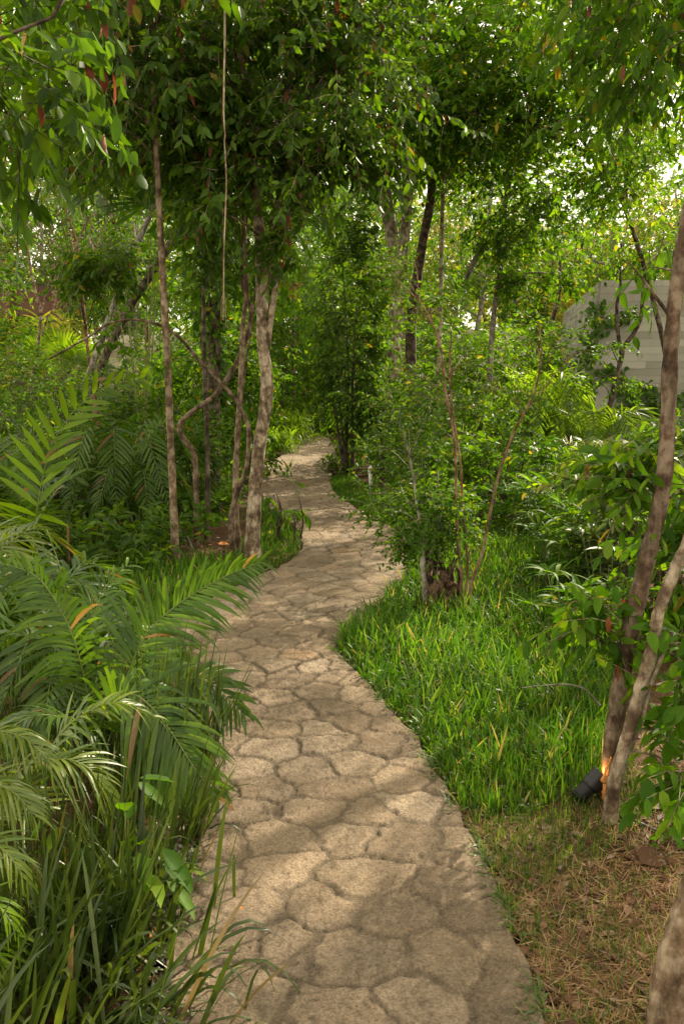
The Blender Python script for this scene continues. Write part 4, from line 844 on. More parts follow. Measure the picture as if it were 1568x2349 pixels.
# ------------------------------------------------------------------ grasses and litter
def grass(name, label, pix, n, L, W, mat, seed, lean=.5, droop=.45, tufts=0, cat='grass', clip=True, nseg=3, z=0., world=None, tr=.05, lmin=0.):
    rng = np.random.default_rng(seed)
    if tufts:
        c = scatter(rng, pix, tufts, world); p = c[rng.integers(0, tufts, n)] + rng.normal(0, tr, (n, 2)); a = np.arctan2((p - c[0])[:, 1], (p - c[0])[:, 0]) * 0 + rng.uniform(0, 6.28, n)
    else:
        p = scatter(rng, pix, n, world); a = rng.uniform(0, 6.28, n)
    if clip: k = ~on_path(p[:, 0], p[:, 1], .0); p, a = p[k], a[k]
    n = len(p); l = lmin + np.abs(rng.normal(0, lean, n)); D = np.stack([np.cos(a) * l, np.sin(a) * l, np.ones(n)], 1)
    patch = .9 + .22 * np.sin(p[:, 0] * 3.1 + 1.3 * np.sin(p[:, 1] * 2.3)) * np.sin(p[:, 1] * 2.7 + p[:, 0])
    mb = MB(); blades(mb, rng, np.column_stack([p, np.full(n, z - .01)]), D, L * patch * rng.uniform(.45, 1.2, n), W * rng.uniform(.7, 1.2, n), droop * rng.uniform(.3, 1.6, n) * (.3 + l), nseg, 0)
    o = tag(link(name, mb.mesh(name, M[mat])), label, cat, None, 'stuff'); return o
RG = [(930, 1330), (880, 1372), (834, 1408), (775, 1470), (788, 1512), (884, 1612), (949, 1672), (1022, 1800), (1120, 1800), (1250, 1780), (1350, 1740), (1420, 1600), (1440, 1400), (1330, 1260), (1200, 1215), (1060, 1205), (950, 1240), (946, 1300)]
grass('grass', 'tall bright green grass filling the bed right of the path', RG, 40000, .26, .0095, 'grass', 201, .95, .55, nseg=5, lmin=.15)
grass('grass', 'short dark grass fringe where the bright grass meets the paving', [(772, 1470), (788, 1515), (884, 1618), (949, 1678), (1024, 1805), (1034, 1830), (1120, 1830), (1000, 1640), (900, 1560), (850, 1440)], 4500, .11, .006, 'grass', 208, .8, .6)
grass('grass', 'short green grass strip along the far right path edge below the standpipe', [(756, 1100), (762, 1128), (789, 1147), (867, 1190), (914, 1218), (945, 1250), (1000, 1240), (960, 1190), (880, 1140), (800, 1090)], 9000, .11, .008, 'grass', 202, .5, .4)
grass('grass', 'small rounded grass patch left of the path by the forked trunk', [(600, 1150), (640, 1180), (690, 1215), (695, 1248), (680, 1274), (635, 1300), (590, 1320), (520, 1345), (470, 1330), (560, 1240), (590, 1190)], 8000, .10, .007, 'grass', 203, .6, .5)
grass('grass', 'bright sunlit grass behind the large foreground palm', [(-40, 1520), (-40, 1290), (120, 1300), (300, 1275), (460, 1290), (560, 1300), (540, 1345), (460, 1380), (378, 1425), (420, 1500), (440, 1600), (300, 1620), (100, 1600)], 15000, .19, .010, 'grass', 204, .9, .5, nseg=4)
grass('grass', 'sparse green grass tufts over the dry ground at lower right', [(1034, 1830), (1084, 1911), (1134, 2021), (1174, 2121), (1209, 2201), (1244, 2346), (1330, 2440), (1620, 2440), (1620, 1800), (1400, 1790), (1250, 1790)], 7500, .085, .0040, 'grass_dull', 205, .8, .6, tufts=420, tr=.03)
grass('grass', 'thinning grass between bright bed and dry ground', [(1030, 1800), (1060, 1870), (1120, 2010), (1200, 2060), (1380, 1980), (1500, 1860), (1420, 1700), (1200, 1720)], 6500, .10, .0048, 'grass_dull', 206, .7, .55)
DRY = [(1030, 1815), (1084, 1905), (1134, 2015), (1174, 2115), (1209, 2195), (1250, 2360), (1290, 2500), (2300, 2500), (2050, 1750), (1720, 1690), (1450, 1700), (1300, 1760)]
grass('dry_grass', 'matted dry straw coloured grass at lower right', DRY, 38000, .095, .0032, 'straw', 207, 4.0, .01, z=.014, lmin=2.2)
grass('grass', 'mid height grass feathering out between bright bed and foot of the crossing trunks', [(960, 1690), (1020, 1795), (1060, 1870), (1150, 1890), (1300, 1850), (1400, 1790), (1440, 1650), (1350, 1600), (1100, 1640)], 9000, .16, .0075, 'grass', 211, .9, .5, nseg=4)
grass('dry_grass', 'loose upright dead grass stalks among the straw at lower right', DRY, 5000, .09, .0026, 'straw', 210, .9, .4)
grass('grass', 'weeds and seedlings behind the strap leafed clumps on the left', [(-60, 2300), (-60, 1500), (300, 1600), (430, 1750), (400, 1850), (250, 1900), (150, 2200)], 2400, .24, .009, 'strap', 209, .45, .45, nseg=5)

def litter(name, label, pix, n, L, mat, seed, cat='leaf litter', onp=False, world=None):
    rng = np.random.default_rng(seed); p = scatter(rng, pix, n, world); k = on_path(p[:, 0], p[:, 1], -.01 if onp else .0)
    p = p[k] if onp else p[~k]; n = len(p); a = rng.uniform(0, 6.28, n); mb = MB()
    z = (PZ + .006) if onp else .012
    leaves(mb, np.column_stack([p, np.full(n, z) + rng.uniform(0, .012, n) * (0.2 if onp else 1)]), np.stack([np.cos(a), np.sin(a), rng.uniform(-.05, .22, n)], 1), np.column_stack([rng.normal(0, .28, (n, 2)), np.ones(n)]), L * rng.uniform(.4, 1.2, n), L * .42, 'fine')
    return tag(link(name, mb.mesh(name, M[mat])), label, cat, None, 'stuff')
litter('leaf_litter', 'brown fallen leaves on the dry ground at lower right', DRY, 950, .055, 'litter', 301)
litter('leaf_litter', 'fallen leaves and chips in the bare soil strip at lower left', [(340, 2349), (370, 2250), (390, 2150), (420, 2040), (450, 1930), (468, 1830), (400, 1830), (380, 1930), (330, 2060), (230, 2349)], 260, .035, 'litter', 302)
litter('leaf_litter', 'specks of fallen leaf scattered on the paving', [(345, 2349), (450, 1930), (430, 1500), (700, 1250), (620, 1150), (760, 1050), (945, 1260), (780, 1480), (1024, 1800), (1244, 2346)], 170, .018, 'litter', 303, onp=True)
litter('leaf_litter', 'brown fallen leaves under the trees along the left path edge', [(560, 1340), (640, 1305), (700, 1240), (640, 1170), (560, 1230), (430, 1250), (430, 1300)], 500, .06, 'litter', 304)
litter('leaf_litter', 'brown leaves along the edge of the bright grass', [(772, 1470), (788, 1515), (884, 1618), (949, 1678), (1024, 1805), (1100, 1930), (1150, 1930), (1000, 1700), (900, 1590), (830, 1500)], 200, .05, 'litter', 305)

def edge_fringe(label, E, sgn, n, seed, mat, L=.07):
    rng = np.random.default_rng(seed); y = 1.9 + (rng.random(n) ** 1.6) * 8; x = np.interp(y, E[:, 1], E[:, 0]) - sgn * (np.abs(rng.normal(0, .022, n)) - .02)
    k = (np.sin(y * 7.3) + np.sin(y * 17.1 + 1) + rng.normal(0, .5, n)) > .1; x, y = x[k], y[k]; n = len(x)
    a = rng.uniform(0, 6.28, n); l = rng.uniform(.6, 2.5, n); D = np.stack([np.cos(a) * l - sgn * .8, np.sin(a) * l, np.ones(n)], 1); mb = MB()
    blades(mb, rng, np.column_stack([x, y, np.full(n, .02)]), D, L * rng.uniform(.5, 1.4, n), .005, .25, 3)
    tag(link('grass', mb.mesh('grass', M[mat])), label, 'grass', None, 'stuff')
edge_fringe('straggling grass blades creeping onto the right edge of the paving', RE, 1, 2600, 320, 'grass_dull')
edge_fringe('straggling blades creeping onto the left edge of the paving', LE, -1, 1500, 321, 'strap', .08)
def twigs_on_ground(label, pix, n, seed, L, z=.02):
    rng = np.random.default_rng(seed); p = scatter(rng, pix, n); p = p[~on_path(p[:, 0], p[:, 1], 0)]; a = rng.uniform(0, 3.14, len(p)); A = np.column_stack([p, np.full(len(p), z)])
    l = L * rng.uniform(.3, 1.3, len(p))[:, None]; B = A + np.column_stack([np.cos(a), np.sin(a), rng.normal(0, .08, len(p))]) * l; Cc = B + np.column_stack([np.cos(a + .4), np.sin(a + .4), rng.normal(0, .1, len(p))]) * l * .7
    mb = MB(); sticks(mb, A, B, .0028); sticks(mb, B, Cc, .0018); tag(link('fallen_twigs', mb.mesh('fallen_twigs', M['bark_brown'])), label, 'twigs', None, 'stuff')
twigs_on_ground('thin brown twigs lying among the dry grass at lower right', DRY, 130, 322, .10)
rng = np.random.default_rng(323); mb = MB(); tube(mb, PX([(1375, 1618), (1340, 1582), (1300, 1570), (1250, 1572), (1195, 1578)], 4.2, 4.3), .006, .0025, rng, 6, 6, .08)
single('bare_twig', mb, M['bark_grey'], 'thin bare twig reaching left over the bright grass from the foreground trunks', 'twig', P(1375, 1618, 4.2))
mb = MB(); tube(mb, [G(180, 1700), *PX([(178, 1560), (165, 1440), (140, 1310), (108, 1215)], 4.1)], .006, .002, rng, 6, 6, .03)
single('palm_spear', mb, M['stem'], 'thin unopened green palm spear standing up left of the large palm', 'shoot', G(180, 1700))
# pebbles in the soil strip
def pebbles():
    rng = np.random.default_rng(310); p = scatter(rng, [(340, 2349), (370, 2250), (390, 2150), (420, 2040), (450, 1930), (420, 1900), (360, 2040), (250, 2349)], 700)
    p = p[~on_path(p[:, 0], p[:, 1], .0)]; n = len(p); r = rng.gamma(2., .0024, n) + .0015
    ico = np.array([(0, 0, 1), (.9, 0, .3), (.28, .85, .3), (-.73, .53, .3), (-.73, -.53, .3), (.28, -.85, .3), (0, 0, -.5)]); T = np.array([(0, 1, 2), (0, 2, 3), (0, 3, 4), (0, 4, 5), (0, 5, 1), (6, 2, 1), (6, 3, 2), (6, 4, 3), (6, 5, 4), (6, 1, 5)])
    V = np.column_stack([p, np.full(n, .006)])[:, None] + ico[None] * r[:, None, None] * rng.uniform(.6, 1.3, (n, 7, 1)); mb = MB(); mb.add(V.reshape(-1, 3), None, (T[None] + (np.arange(n) * 7)[:, None, None]).reshape(-1, 3))
    tag(link('gravel', mb.mesh('gravel', M['blockwall'], smooth=False)), 'small stone chips in the bare soil strip at lower left', 'gravel', None, 'stuff')
pebbles()

# undergrowth over the rest of the floor
def undergrowth(name, label, n, y0, y1, x0, x1, L, W, mat, seed, h=.35):
    rng = np.random.default_rng(seed); p = rng.uniform((x0, y0), (x1, y1), (n, 2)); p = p[~on_path(p[:, 0], p[:, 1], .25)]
    for poly in (RG, DRY, [(600, 1120), (700, 1215), (700, 1280), (590, 1330), (378, 1425), (400, 1300), (560, 1240)]):
        q = np.array([G(*a)[:2] for a in poly]); p = p[~in_poly(p[:, 0], p[:, 1], q)]
    n = len(p); S0 = np.column_stack([p, rng.uniform(.0, h, n)]); D = rng.normal(0, 1, (n, 3)); D[:, 2] = np.abs(D[:, 2]) + .4
    mb = MB(); sprays(mb, rng, S0, D, rng.uniform(.15, .4, n), 7, L, W, 'far' if y0 > 14 else 'leaf', .3, .2, 0)
    tag(link(name, mb.mesh(name, [M[mat], M['bark_dark']])), label, 'undergrowth', None, 'stuff')
undergrowth('undergrowth', 'dark leafy ground cover under the left trees', 3200, 7.2, 15, -7, -1.2, .10, .035, 'dark', 401)
undergrowth('undergrowth', 'dark leafy ground cover under the right trees', 2600, 9.5, 16, .6, 8, .10, .035, 'dark', 402)
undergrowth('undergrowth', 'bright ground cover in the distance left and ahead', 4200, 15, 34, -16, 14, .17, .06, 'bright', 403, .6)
undergrowth('undergrowth', 'low plants along the right border past the crossing trunks', 500, 4.2, 9.5, 2.3, 5.5, .10, .035, 'mid', 404, .3)
undergrowth('undergrowth', 'low shaded plants at the far left border', 700, 4.5, 8, -5, -2.6, .11, .04, 'mid', 405, .3)

# feathery grasses at the path end
def feather(label, px, py, h, r, n, mat, seed):
    rng = np.random.default_rng(seed); b = G(px, py); mb = MB()
    B = b + np.column_stack([rng.normal(0, r * .4, n), rng.normal(0, r * .4, n), rng.uniform(0, h * .45, n)]); a = rng.uniform(0, 6.28, n); l = rng.uniform(.2, 1.3, n)
    blades(mb, rng, B, np.column_stack([np.cos(a) * l, np.sin(a) * l, np.ones(n)]), h * rng.uniform(.4, .8, n), .022, .6 * rng.uniform(.5, 1.5, n), 5, 0)
    single('feathery_grass', mb, M[mat], label, 'ornamental grass', b, 'feathery grasses by the far path')
feather('bright arching feathery grass on the left of the far path', 650, 1020, 1.2, .8, 1100, 'palm_lit', 501)
feather('feathery grass mound between the far path and the forked trunk', 630, 1042, .8, .5, 700, 'palm_lit', 502)
feather('large mound of feathery grass where the path vanishes', 720, 984, 1.6, 1.3, 1700, 'palm_lit', 503)
feather('feathery grass right of the vanishing path in the shade', 752, 998, 1.3, .8, 1000, 'grass_dull', 504)
feather('feathery grass closing off the end of the path', 712, 974, 1.3, 1.0, 1300, 'palm_lit', 507)
feather('dense shaded feathery grass behind the path end', 760, 972, 1.8, 1.2, 1300, 'grass_dull', 508)
feather('small feathery tuft hanging over the right path edge at the bend', 765, 1085, .5, .2, 160, 'grass_dull', 505)
feather('feathery grass furthest left behind the path bend', 690, 972, 1.6, 1.1, 1100, 'palm_pale', 506)

# ------------------------------------------------------------------ hanging root, stump, pipe, lamp, cable, stakes
rng = np.random.default_rng(601)
mb = MB(); tube(mb, PX([(521, -520), (519, -200), (516, 0), (515, 120), (513, 250), (516, 310), (515, 330), (519, 420), (514, 560), (513, 650), (512, 735)], 5.4), .0062, .0030, rng, 10, 8, .07)
for q in range(5): tube(mb, [P(512, 700 - 9 * q, 5.4), P(512 + (-1) ** q * 5, 722 - 9 * q, 5.4), P(512 + (-1) ** q * 6, 752 - 10 * q, 5.4)], .0016, .0006, rng, 5, 3, .1)
single('hanging_root', mb, M['rope'], 'pale bare aerial root hanging straight down from the canopy', 'root', P(512, 735, 5.4))

def stump():
    rng = np.random.default_rng(602); b = G(1012, 1395); root = thing('tree_stump', 'short rotten hollow tree stump in the grass at the path bend', 'stump', b)
    mb = MB(); n, s = 14, 26; a = np.linspace(0, 2 * math.pi, s, endpoint=False); V = []
    top = .28 + .10 * np.cos(a - 2.6) + .045 * rng.standard_normal(s)
    for k in range(n):
        f = k / (n - 1); r = (.125 * (1 + .25 * (1 - f) ** 3)) * (1 + .10 * np.sin(a * 3 + 1 + f) + .07 * rng.standard_normal(s)); V.append(np.stack([b[0] + np.cos(a) * r, b[1] + np.sin(a) * r * .8, f * top - .03], 1))
    for k in range(6):     # hollow inside
        f = k / 5; r = .125 * (.75 - .25 * f) * (1 + .08 * rng.standard_normal(s)); V.append(np.stack([b[0] + np.cos(a) * r, b[1] + np.sin(a) * r * .8, top * (1 - .6 * f) - .03], 1))
    m = len(V); i = np.arange(m - 1)[:, None] * s; j = np.arange(s)[None]; k2 = (j + 1) % s
    mb.add(np.concatenate(V), np.stack([i + j, i + k2, i + s + k2, i + s + j], -1).reshape(-1, 4)); part('rotten_shell', mb, M['rot'], root)
    mb = MB(); tube(mb, [P(978, 1400, b[1] - .03), P(974, 1330, b[1] - .03), P(968, 1280, b[1]), P(972, 1230, b[1])], .030, .018, rng, 10, 5, .1); part('living_trunk', mb, M['bark_grey'], root)
    mb = MB()
    for q in range(9):
        aa = rng.uniform(0, 6.28); c = b + np.array([math.cos(aa) * .11, math.sin(aa) * .09, 0]); tube(mb, [c + np.array([0, 0, .1]), c + np.array([rng.uniform(-.02, .02), 0, .24]), c + np.array([rng.uniform(-.04, .04), 0, .32 + rng.uniform(0, .05)])], .016, .005, rng, 5, 3, .2)
    part('splinters', mb, M['rot'], root)
stump()

def pipe():
    rng = np.random.default_rng(603); b = G(851, 1128); root = thing('standpipe', 'short white plastic standpipe with an elbow on top, in front of the dark bush', 'pipe', b)
    top = P(848, 1080, b[1]); mb = MB(); tube(mb, [b - np.array([0, 0, .05]), top], .024, .024, rng, 14, 2, 0); part('riser', mb, M['pvc'], root)
    mb = MB(); tube(mb, [top - np.array([0, 0, .02]), top + np.array([0, 0, .015]), top + np.array([.02, 0, .045]), top + np.array([.065, 0, .045])], .031, .031, rng, 14, 4, 0); part('elbow', mb, M['pvc'], root)
pipe()

def spotlight():
    rng = np.random.default_rng(604); b = G(1322, 1850); root = thing('garden_spotlight', 'black ribbed garden spotlight throwing a warm glow on the crossing trunks', 'spotlight', b)
    a = b + np.array([.0, 0, .035]); d = nrm(P(1372, 1800, b[1] + .02) - P(1322, 1848, b[1])); L = .13
    mb = MB(); tube(mb, [a, a + d * L * .55], .028, .030, rng, 20, 3, 0); part('housing', mb, M['black'], root)
    mb = MB()
    for k in range(7): c = a + d * (L * (.02 + .075 * k)); tube(mb, [c, c + d * .004], .033, .033, rng, 20, 2, 0)
    part('cooling_ribs', mb, M['black'], root)
    mb = MB(); tube(mb, [a + d * L * .5, a + d * L * .62, a + d * L], .036, .040, rng, 20, 3, 0, cap=False); tube(mb, [a + d * L, a + d * L * .9], .037, .037, rng, 20, 2, 0, cap=False); part('hood', mb, M['black'], root)
    mb = MB(); tube(mb, [a + d * L * .8, a + d * L * .82], .036, .036, rng, 20, 2, 0); part('lens', mb, M['glass'], root)
    ld = bpy.data.lights.new('lamp_glow', 'SPOT'); lo = bpy.data.objects.new('lamp_glow', ld); COL.objects.link(lo); lo.parent = root
    ld.energy = 1.2; ld.color = (1.0, .38, .09); ld.spot_size = math.radians(95); ld.spot_blend = .8; ld.shadow_soft_size = .02
    lo.location = Vector(a + d * L * 1.02) - root.location; lo.rotation_euler = Vector(d + np.array([.15, .1, .1])).to_track_quat('-Z', 'Y').to_euler()
    mb = MB(); tube(mb, [a + d * .02, a + d * .01 - np.array([0, 0, .03]), b - np.array([0, 0, .08])], .012, .006, rng, 10, 3, 0); part('ground_spike', mb, M['black'], root)
spotlight()
mb = MB(); tube(mb, [G(1402, 1872) + [0, 0, .012], G(1440, 1890) + [0, 0, .02], G(1480, 1905) + [0, 0, .014], G(1530, 1925) + [0, 0, .01], G(1600, 1950) + [0, 0, .012]], .009, .008, rng, 10, 6, .02)
single('cable_conduit', mb, M['black'], 'black cable conduit running over the dry ground right of the crossing trunks', 'cable', G(1402, 1872))

def stake(label, px, Y, r0, r1, bark, seed, wrap=True):
    rng = np.random.default_rng(seed); pts = stem_pts(px, Y); mb = MB(); tube(mb, pts, r0, r1, rng, 12, 6, .03); b = pts[0]
    root = thing('wooden_stake', label, 'stake', (b[0], b[1], 0)); part('shaft', mb, M[bark], root)
    mb = MB(); c = pts[len(pts) // 2]; th = np.linspace(0, 12.5, 30); dirs = nrm(pts[-1] - pts[0])
    ring = np.stack([np.cos(th) * (r0 * 1.05), np.sin(th) * (r0 * 1.05), np.linspace(-.01, .01, 30)], 1) + c; tube(mb, ring, .0025, .0025, rng, 5, 1, 0); part('tie_wire', mb, M['rope'], root)
stake('red brown wooden stake leaning left of the slender trunk', [(247, 1195), (240, 1100), (232, 1040), (224, 980), (214, 905)], None, .042, .036, 'bark_red', 701)
stake('short upright post with a pale right side in the sunlit gap beside the slender trunk', [(333, 1075), (334, 980), (334, 900), (337, 820), (337, 740)], None, .042, .036, 'bark_red', 702)
stake('low thin stake under the dusty silvery shrub', [(160, 1322), (158, 1280), (156, 1200)], None, .012, .011, 'bark_red', 703)

# fallen and dropped single things
def fallen(name, label, px, py, L, W, a, mat, cat, z=.02):
    b = G(px, py, z); mb = MB(); leaves(mb, b[None], np.array([[math.cos(a), math.sin(a), .08]]), np.array([[.1, -.25, 1.]]), np.array([L]), np.array([W]), 'fine'); mb2 = mb
    single(name, mb2, M[mat], label, cat, b)
fallen('fallen_leaf', 'largest round brown fallen leaf on the dry ground at lower right', 1468, 1980, .13, .10, .6, 'litter', 'leaf', .03)
fallen('fallen_leaf', 'curled grey brown leaf right of the crossing trunks', 1480, 1850, .09, .05, .2, 'litter', 'leaf', .03)
fallen('orange_petal', 'small orange petal caught on the blade over the paving', 556, 2085, .018, .012, 2.0, 'orange', 'petal', PZ + .05)
fallen('fallen_leaf', 'orange mushroom coloured leaf in the shade left of the forked trunk', 500, 1248, .11, .07, .3, 'orange', 'leaf', .05)
fallen('fallen_leaf', 'bright orange withered leaf at the foot of the strap leaves in the soil strip', 338, 2155, .07, .03, 1.2, 'orange', 'leaf', .03)

# ------------------------------------------------------------------ stone block wall
def block_wall():
    rng = np.random.default_rng(801); Y0 = 17.; top = P(1378, 643, Y0); zt = top[2]; xt = top[0]; bat = .27   # batter at the foot
    far = P(1293, 716, 26.); root = thing('stone_block_wall', 'pale grey stone block wall with a battered corner behind the right bushes', 'wall', (xt, Y0, 0))
    ch = .131; nC = int(zt / ch) + 1
    body = MB(); A = np.array([[xt - bat + .03, Y0 + .03, -.1], [13., Y0 + .03, -.1], [13., 26., -.1], [far[0] - bat * .6 + .03, 26., -.1]]); Bt = np.array([[xt + .03, Y0 + .03, zt - .01], [13., Y0 + .03, zt - .01], [13., 26, zt - .01], [far[0] + .03, 26, far[2] - .01]])
    body.add(np.vstack([A, Bt]), [(0, 1, 5, 4), (1, 2, 6, 5), (2, 3, 7, 6), (3, 0, 4, 7), (4, 5, 6, 7)]); part('core', body, M['blockwall'], root, smooth=False)
    fb, sb = MB(), MB()
    def block(mbx, p0, p1, z0, z1, ins0, ins1, o, nvec):
        # a thin slab from p0 to p1 (at z0/z1, with batter ins0/ins1), proud by o along nvec
        g = .0015; e = nrm(p1 - p0)
        c = [p0 + e * g, p1 - e * g]; V = []
        for zz, ins in ((z0 + g, ins0), (z1 - g, ins1)):
            for q in c: V.append(np.array([q[0] + ins[0], q[1] + ins[1], zz]))
        V = np.array(V); F = V + nvec * o; R = V - nvec * .04
        mbx.add(np.vstack([R, F]), [(4, 5, 7, 6), (0, 4, 6, 2), (5, 1, 3, 7), (6, 7, 3, 2), (0, 1, 5, 4)])
    for c in range(nC):
        z0 = c * ch - .02; z1 = z0 + ch
        if z1 > zt: z1 = zt + .001
        i0 = -bat * (1 - z0 / zt); i1 = -bat * (1 - z1 / zt); x = xt
        while x < 12.8:
            L = rng.uniform(.35, 1.5); x1 = min(x + L, 13.)
            # batter only fades in over the corner
            block(fb, np.array([x + (i0 if x == xt else 0), Y0, 0]), np.array([x1, Y0, 0]), z0, z1, (0, 0), ((i1 - i0) if x == xt else 0, 0), .003 + abs(rng.normal(0, .003)), np.array([0, -1., 0])); x = x1
        # left return
        d = np.array([far[0] - xt, 26. - Y0, 0]); Ld = np.linalg.norm(d); dn = d / Ld; s = 0.
        while s < Ld - .05:
            L = rng.uniform(.3, 1.0); s1 = min(s + L, Ld); zz1 = min(z1, zt + (far[2] - zt) * (s1 / Ld))
            if zz1 > z0 + .02:
                nv = np.array([-dn[1], dn[0], 0]); block(sb, np.array([xt, Y0, 0]) + dn * s1, np.array([xt, Y0, 0]) + dn * s, z0, zz1, (i0, 0), (i1, 0), .006 + abs(rng.normal(0, .004)), nv)
            s = s1
    part('front_face', fb, M['blockwall'], root, smooth=False); part('side_face', sb, M['blockwall'], root, smooth=False)
    return zt, xt
ZT, XT = block_wall()
def ivy(label, pts, n, seed, spread=.12):
    rng = np.random.default_rng(seed); pts = np.array(pts); tb = MB(); C, R = tube(tb, pts, .008, .004, rng, 5, 6); idx = rng.integers(0, len(C), n)
    S0 = C[idx] + rng.normal(0, 1, (n, 3)) * np.array([spread, .03, spread]); S0[:, 1] = np.minimum(S0[:, 1], C[idx][:, 1] + .0)
    mb = MB(); a = rng.uniform(0, 6.28, n); leaves(mb, S0, np.column_stack([np.cos(a) * .8, -.25 * np.ones(n), np.sin(a) * .6 - .5]), np.column_stack([rng.normal(0, .3, n), -np.ones(n), rng.normal(.4, .3, n)]), .10 * rng.uniform(.6, 1.2, n), .075, 'leaf')
    root = thing('ivy', label, 'ivy', (*pts[0][:2], max(0, pts[0][2])), 'ivy on the stone block wall'); part('stem', tb, M['bark_dark'], root); part('leaves', mb, M['dark'], root)
WY = 16.92
ivy('ivy climbing the corner of the stone block wall to its top', [P(1322, 980, WY - .1), P(1335, 900, WY - .1), P(1345, 830, WY - .08), P(1356, 760, WY - .05), P(1372, 705, WY)], 420, 901, .13)
ivy('ivy trailing sideways along the middle of the stone block wall', [P(1385, 850, WY), P(1410, 860, WY), P(1440, 905, WY), P(1480, 895, WY), P(1530, 905, WY)], 220, 902, .08)
ivy('ivy band rising to the right along the foot of the stone block wall', [P(1350, 985, WY), P(1400, 965, WY), P(1450, 945, WY), P(1500, 930, WY), P(1560, 925, WY), P(1620, 930, WY)], 420, 903, .13)
ivy('small wisp of ivy high on the stone block wall face', [P(1395, 745, WY), P(1420, 735, WY), P(1440, 722, WY)], 60, 904, .05)

# terraces of long stone slabs
def terrace(label, x0, x1, Y, z0, z1, seed, steps=10, run=.28):
    rng = np.random.default_rng(seed); mb = MB(); h = (z1 - z0) / steps
    for s in range(steps):
        y = Y + s * run; x = x0 + rng.uniform(-1, 0); zb, ztp = z0 + s * h, z0 + (s + 1) * h
        while x < x1:
            L = rng.uniform(.7, 2.2); g = .006; o = abs(rng.normal(0, .012)); a, b = x + g, min(x + L, x1) - g
            V = [(a, y - o, zb + .012), (b, y - o, zb + .012), (b, y - o, ztp), (a, y - o, ztp), (a, y + run + .05, ztp), (b, y + run + .05, ztp), (a, y + run + .05, zb + .012), (b, y + run + .05, zb + .012)]
            mb.add(np.array(V), [(0, 1, 2, 3), (3, 2, 5, 4), (0, 3, 4, 6), (1, 7, 5, 2)]); x += L
    single('stepped_terrace', mb, M['terrace'], label, 'terrace', (x0, Y, 0), 'stepped stone terraces', smooth=False)
terrace('pale stepped stone terrace glimpsed behind the leaning pair on the left', -7.0, -3.2, 25, -.05, 2.7, 911, 12, .35)
terrace('pale stepped stone terrace glimpsed beyond the pale double trunk', -.8, 7.2, 28, -.05, 3.0, 912, 14, .3)

def fence():
    rng = np.random.default_rng(921); Y = 33.; root = thing('timber_fence', 'dark red brown timber fence at the far left', 'fence', (-11, Y, 0)); zt = P(50, 655, Y)[2]
    mb = MB(); x0, x1 = P(-260, 628, Y)[0], P(150, 628, Y)[0]; n = 9; h = zt / n
    for k in range(n):
        x = x0
        while x < x1:
            L = rng.uniform(2.2, 3.6); z = k * h; o = rng.uniform(0, .02); V = np.array([(xx, Y + yy - o, zz) for zz in (z + .02, z + h - .01) for yy in (0, .05) for xx in (x + .01, min(x + L, x1))]); mb.add(V, [(0, 1, 5, 4), (1, 3, 7, 5), (3, 2, 6, 7), (2, 0, 4, 6), (4, 5, 7, 6)]); x += L
    part('rail_panel', mb, M['timber'], root, smooth=False)
    for px in (-180, 12, 125):
        mb = MB(); q = P(px, 600, Y - .25); tube(mb, [(q[0], Y - .25, -.1), (q[0], Y - .25, q[2])], .15, .14, rng, 10, 4, .03); part('post', mb, M['bark_red'], root)
    bank = MB()
fence()
def wood_box():
    rng = np.random.default_rng(922); Y = 22.; c = P(672, 672, Y); root = thing('nest_box', 'small orange brown wooden box with a flat lid among the leaves beyond the forked trunk', 'box', tuple(c))
    def bx(cx, cy, cz, sx, sy, sz):
        V = np.array([(x * sx / 2 + cx, y * sy / 2 + cy, z * sz / 2 + cz) for z in (-1, 1) for y in (-1, 1) for x in (-1, 1)]); m = MB(); m.add(V, [(0, 1, 5, 4), (1, 3, 7, 5), (3, 2, 6, 7), (2, 0, 4, 6), (4, 5, 7, 6), (2, 3, 1, 0)]); return m
    part('body', bx(c[0], c[1], c[2], .26, .24, .34), M['box'], root, smooth=False); part('lid', bx(c[0], c[1], c[2] + .19, .42, .36, .035), M['box'], root, smooth=False)
    m = MB(); tube(m, [(c[0], c[1] + .02, -.05), (c[0], c[1] + .02, c[2] - .16)], .04, .04, rng, 8, 3); part('post', m, M['bark_dark'], root)
wood_box()

# ------------------------------------------------------------------ background woods
def bg_proto(seed, h, bark, leafm, n, spread, ll=.2, low=.42, r=.12):
    rng = np.random.default_rng(seed); tb, mb = MB(), MB(); lean = rng.normal(0, .05, 2); pts = [(0, 0, -.1)]
    for k in range(1, 7): f = k / 6; pts.append((lean[0] * h * f + rng.normal(0, .1), lean[1] * h * f + rng.normal(0, .1), h * .95 * f))
    C, R = tube(tb, pts, r, r * .35, rng, 9, 5, .05, flare=.3); cs = [C]
    for q in range(4):
        i = int(len(C) * rng.uniform(.3, .65)); s = C[i]; a = rng.uniform(0, 6.28); e = s + np.array([math.cos(a) * spread * .7, math.sin(a) * spread * .7, h * rng.uniform(.15, .35)]); c2, _ = tube(tb, [s, (s + e) / 2 + np.array([0, 0, -.05 * h]), e], r * .45, r * .15, rng, 6, 5); cs.append(c2)
    crown_into(mb, tb, rng, [((0, 0, h * (low + 1) / 2), (spread, spread, h * (1 - low) / 2), 1), ((spread * .4, 0, h * low * .9), (spread * .7, spread * .6, h * .1), .15)], [np.concatenate(cs)], nl=26, twigs=n, tl=(.4, .9), k=9, ll=ll, lw=ll * .42, kind='far', hang=.3, stickr=.008, limb_r=r * .25, clump=.22)
    root = thing('background_tree', 'tree', 'tree', (0, 0, 0)); part('trunk', tb, M[bark], root); part('crown', mb, [M[leafm], M[bark], M['red']], root); note_kids(root); return root
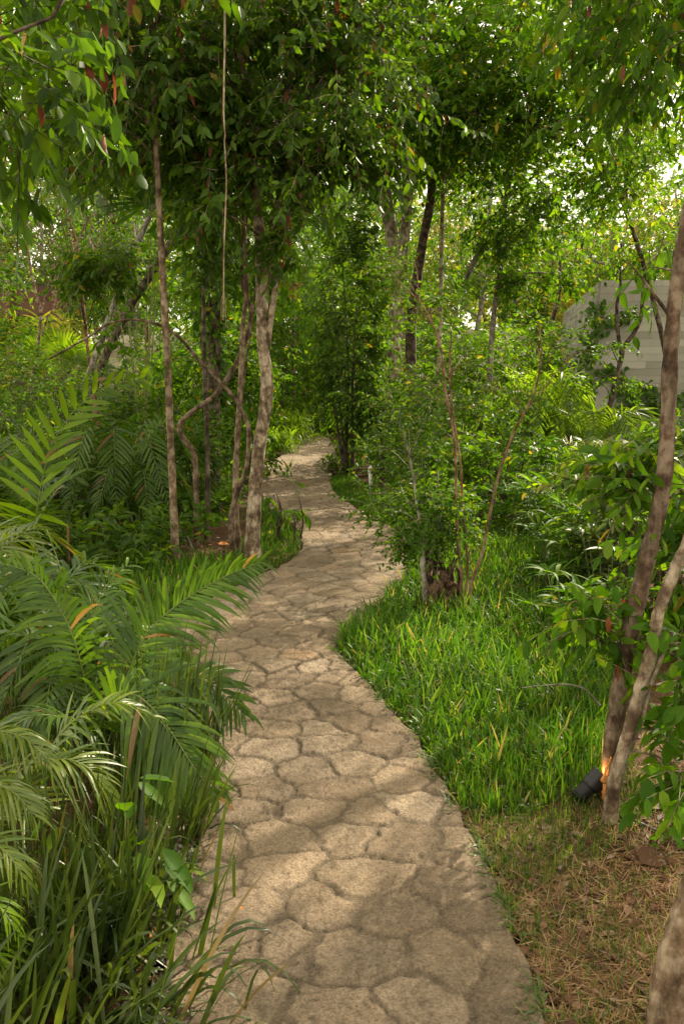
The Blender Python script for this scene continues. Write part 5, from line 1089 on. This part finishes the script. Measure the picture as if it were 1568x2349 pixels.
protos = [bg_proto(1001, 9, 'bark_pale', 'pale', 700, 2.0), bg_proto(1002, 11, 'bark_grey', 'bright', 700, 2.5), bg_proto(1003, 8, 'bark_pale', 'yellow', 480, 1.9), bg_proto(1004, 12, 'bark_grey', 'mid', 760, 2.7, low=.35), bg_proto(1005, 10, 'bark_pale', 'grey', 800, 2.4, low=.5)]
used = [False] * len(protos)
ordn = ['first', 'second', 'third', 'fourth', 'fifth', 'sixth', 'seventh', 'eighth', 'ninth', 'tenth', 'eleventh', 'twelfth', 'thirteenth', 'fourteenth']
def bgrow(desc, group, items):
    items = sorted(items, key=lambda t: t[0])
    for i, (px, Y, pi, sc) in enumerate(items):
        p = protos[pi]
        if used[pi]: o = copy_tree(p)
        else: o = p; used[pi] = True
        o.location = ((px - 784) / FY * Y, Y, -.02); o.rotation_euler = (0, 0, random.Random(int(px * 7 + Y)).uniform(0, 6.28)); o.scale = (sc, sc, sc)
        o['label'] = '%s from the left %s' % (ordn[i], desc); o['group'] = group
bgrow('of the tall trees far behind the timber fence', 'trees behind the timber fence', [(-60, 38, 0, 1.1), (40, 42, 4, 1.1), (120, 36, 0, .95), (170, 44, 3, 1.1), (235, 38, 4, 1.0), (300, 41, 0, 1.1), (380, 37, 3, 1.), (460, 43, 1, 1.1), (-160, 33, 3, 1.)])
bgrow('of the light trees beyond the far end of the path', 'trees beyond the path end', [(560, 32, 1, .85), (640, 38, 3, 1.), (730, 34, 1, .9), (800, 42, 0, 1.05), (880, 36, 1, .8), (960, 44, 0, 1.0), (1040, 36, 2, 1.0), (1120, 42, 1, .95), (920, 26, 3, .8), (1075, 29, 1, .85), (680, 27, 1, .7)])
bgrow('of the slim trees rising behind the stone block wall', 'trees behind the block wall', [(1200, 38, 2, .95), (1170, 33, 3, .8), (1270, 44, 0, .85), (1320, 36, 2, .9), (1370, 46, 0, .9), (1420, 31, 1, .85), (1450, 40, 2, 1.1), (1510, 38, 0, 1.0), (1600, 34, 3, .9), (1700, 37, 3, 1.0)])
bgrow('of the nearer trees on the left between leaning pair and fence', 'nearer trees on the left', [(-160, 20, 3, .8), (330, 26, 3, .72), (480, 20, 3, .62)])
# far-off wood: one mass
rng = np.random.default_rng(1100); n = 8000; aa = rng.uniform(-1.0, 1.0, n); dd = rng.uniform(52, 75, n)
S0 = np.column_stack([np.sin(aa) * dd, np.cos(aa) * dd, rng.uniform(0, 1, n) ** 1.2 * (9.5 + 2.5 * np.sin(aa * 9) + 1.5 * np.sin(aa * 23))])
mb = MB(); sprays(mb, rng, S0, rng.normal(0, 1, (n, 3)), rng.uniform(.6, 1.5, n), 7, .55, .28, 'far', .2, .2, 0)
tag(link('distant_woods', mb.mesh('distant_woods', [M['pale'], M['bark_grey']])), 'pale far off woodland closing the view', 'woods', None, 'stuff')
print('scene built', len(bpy.data.objects), sum(len(m.polygons) for m in bpy.data.meshes))
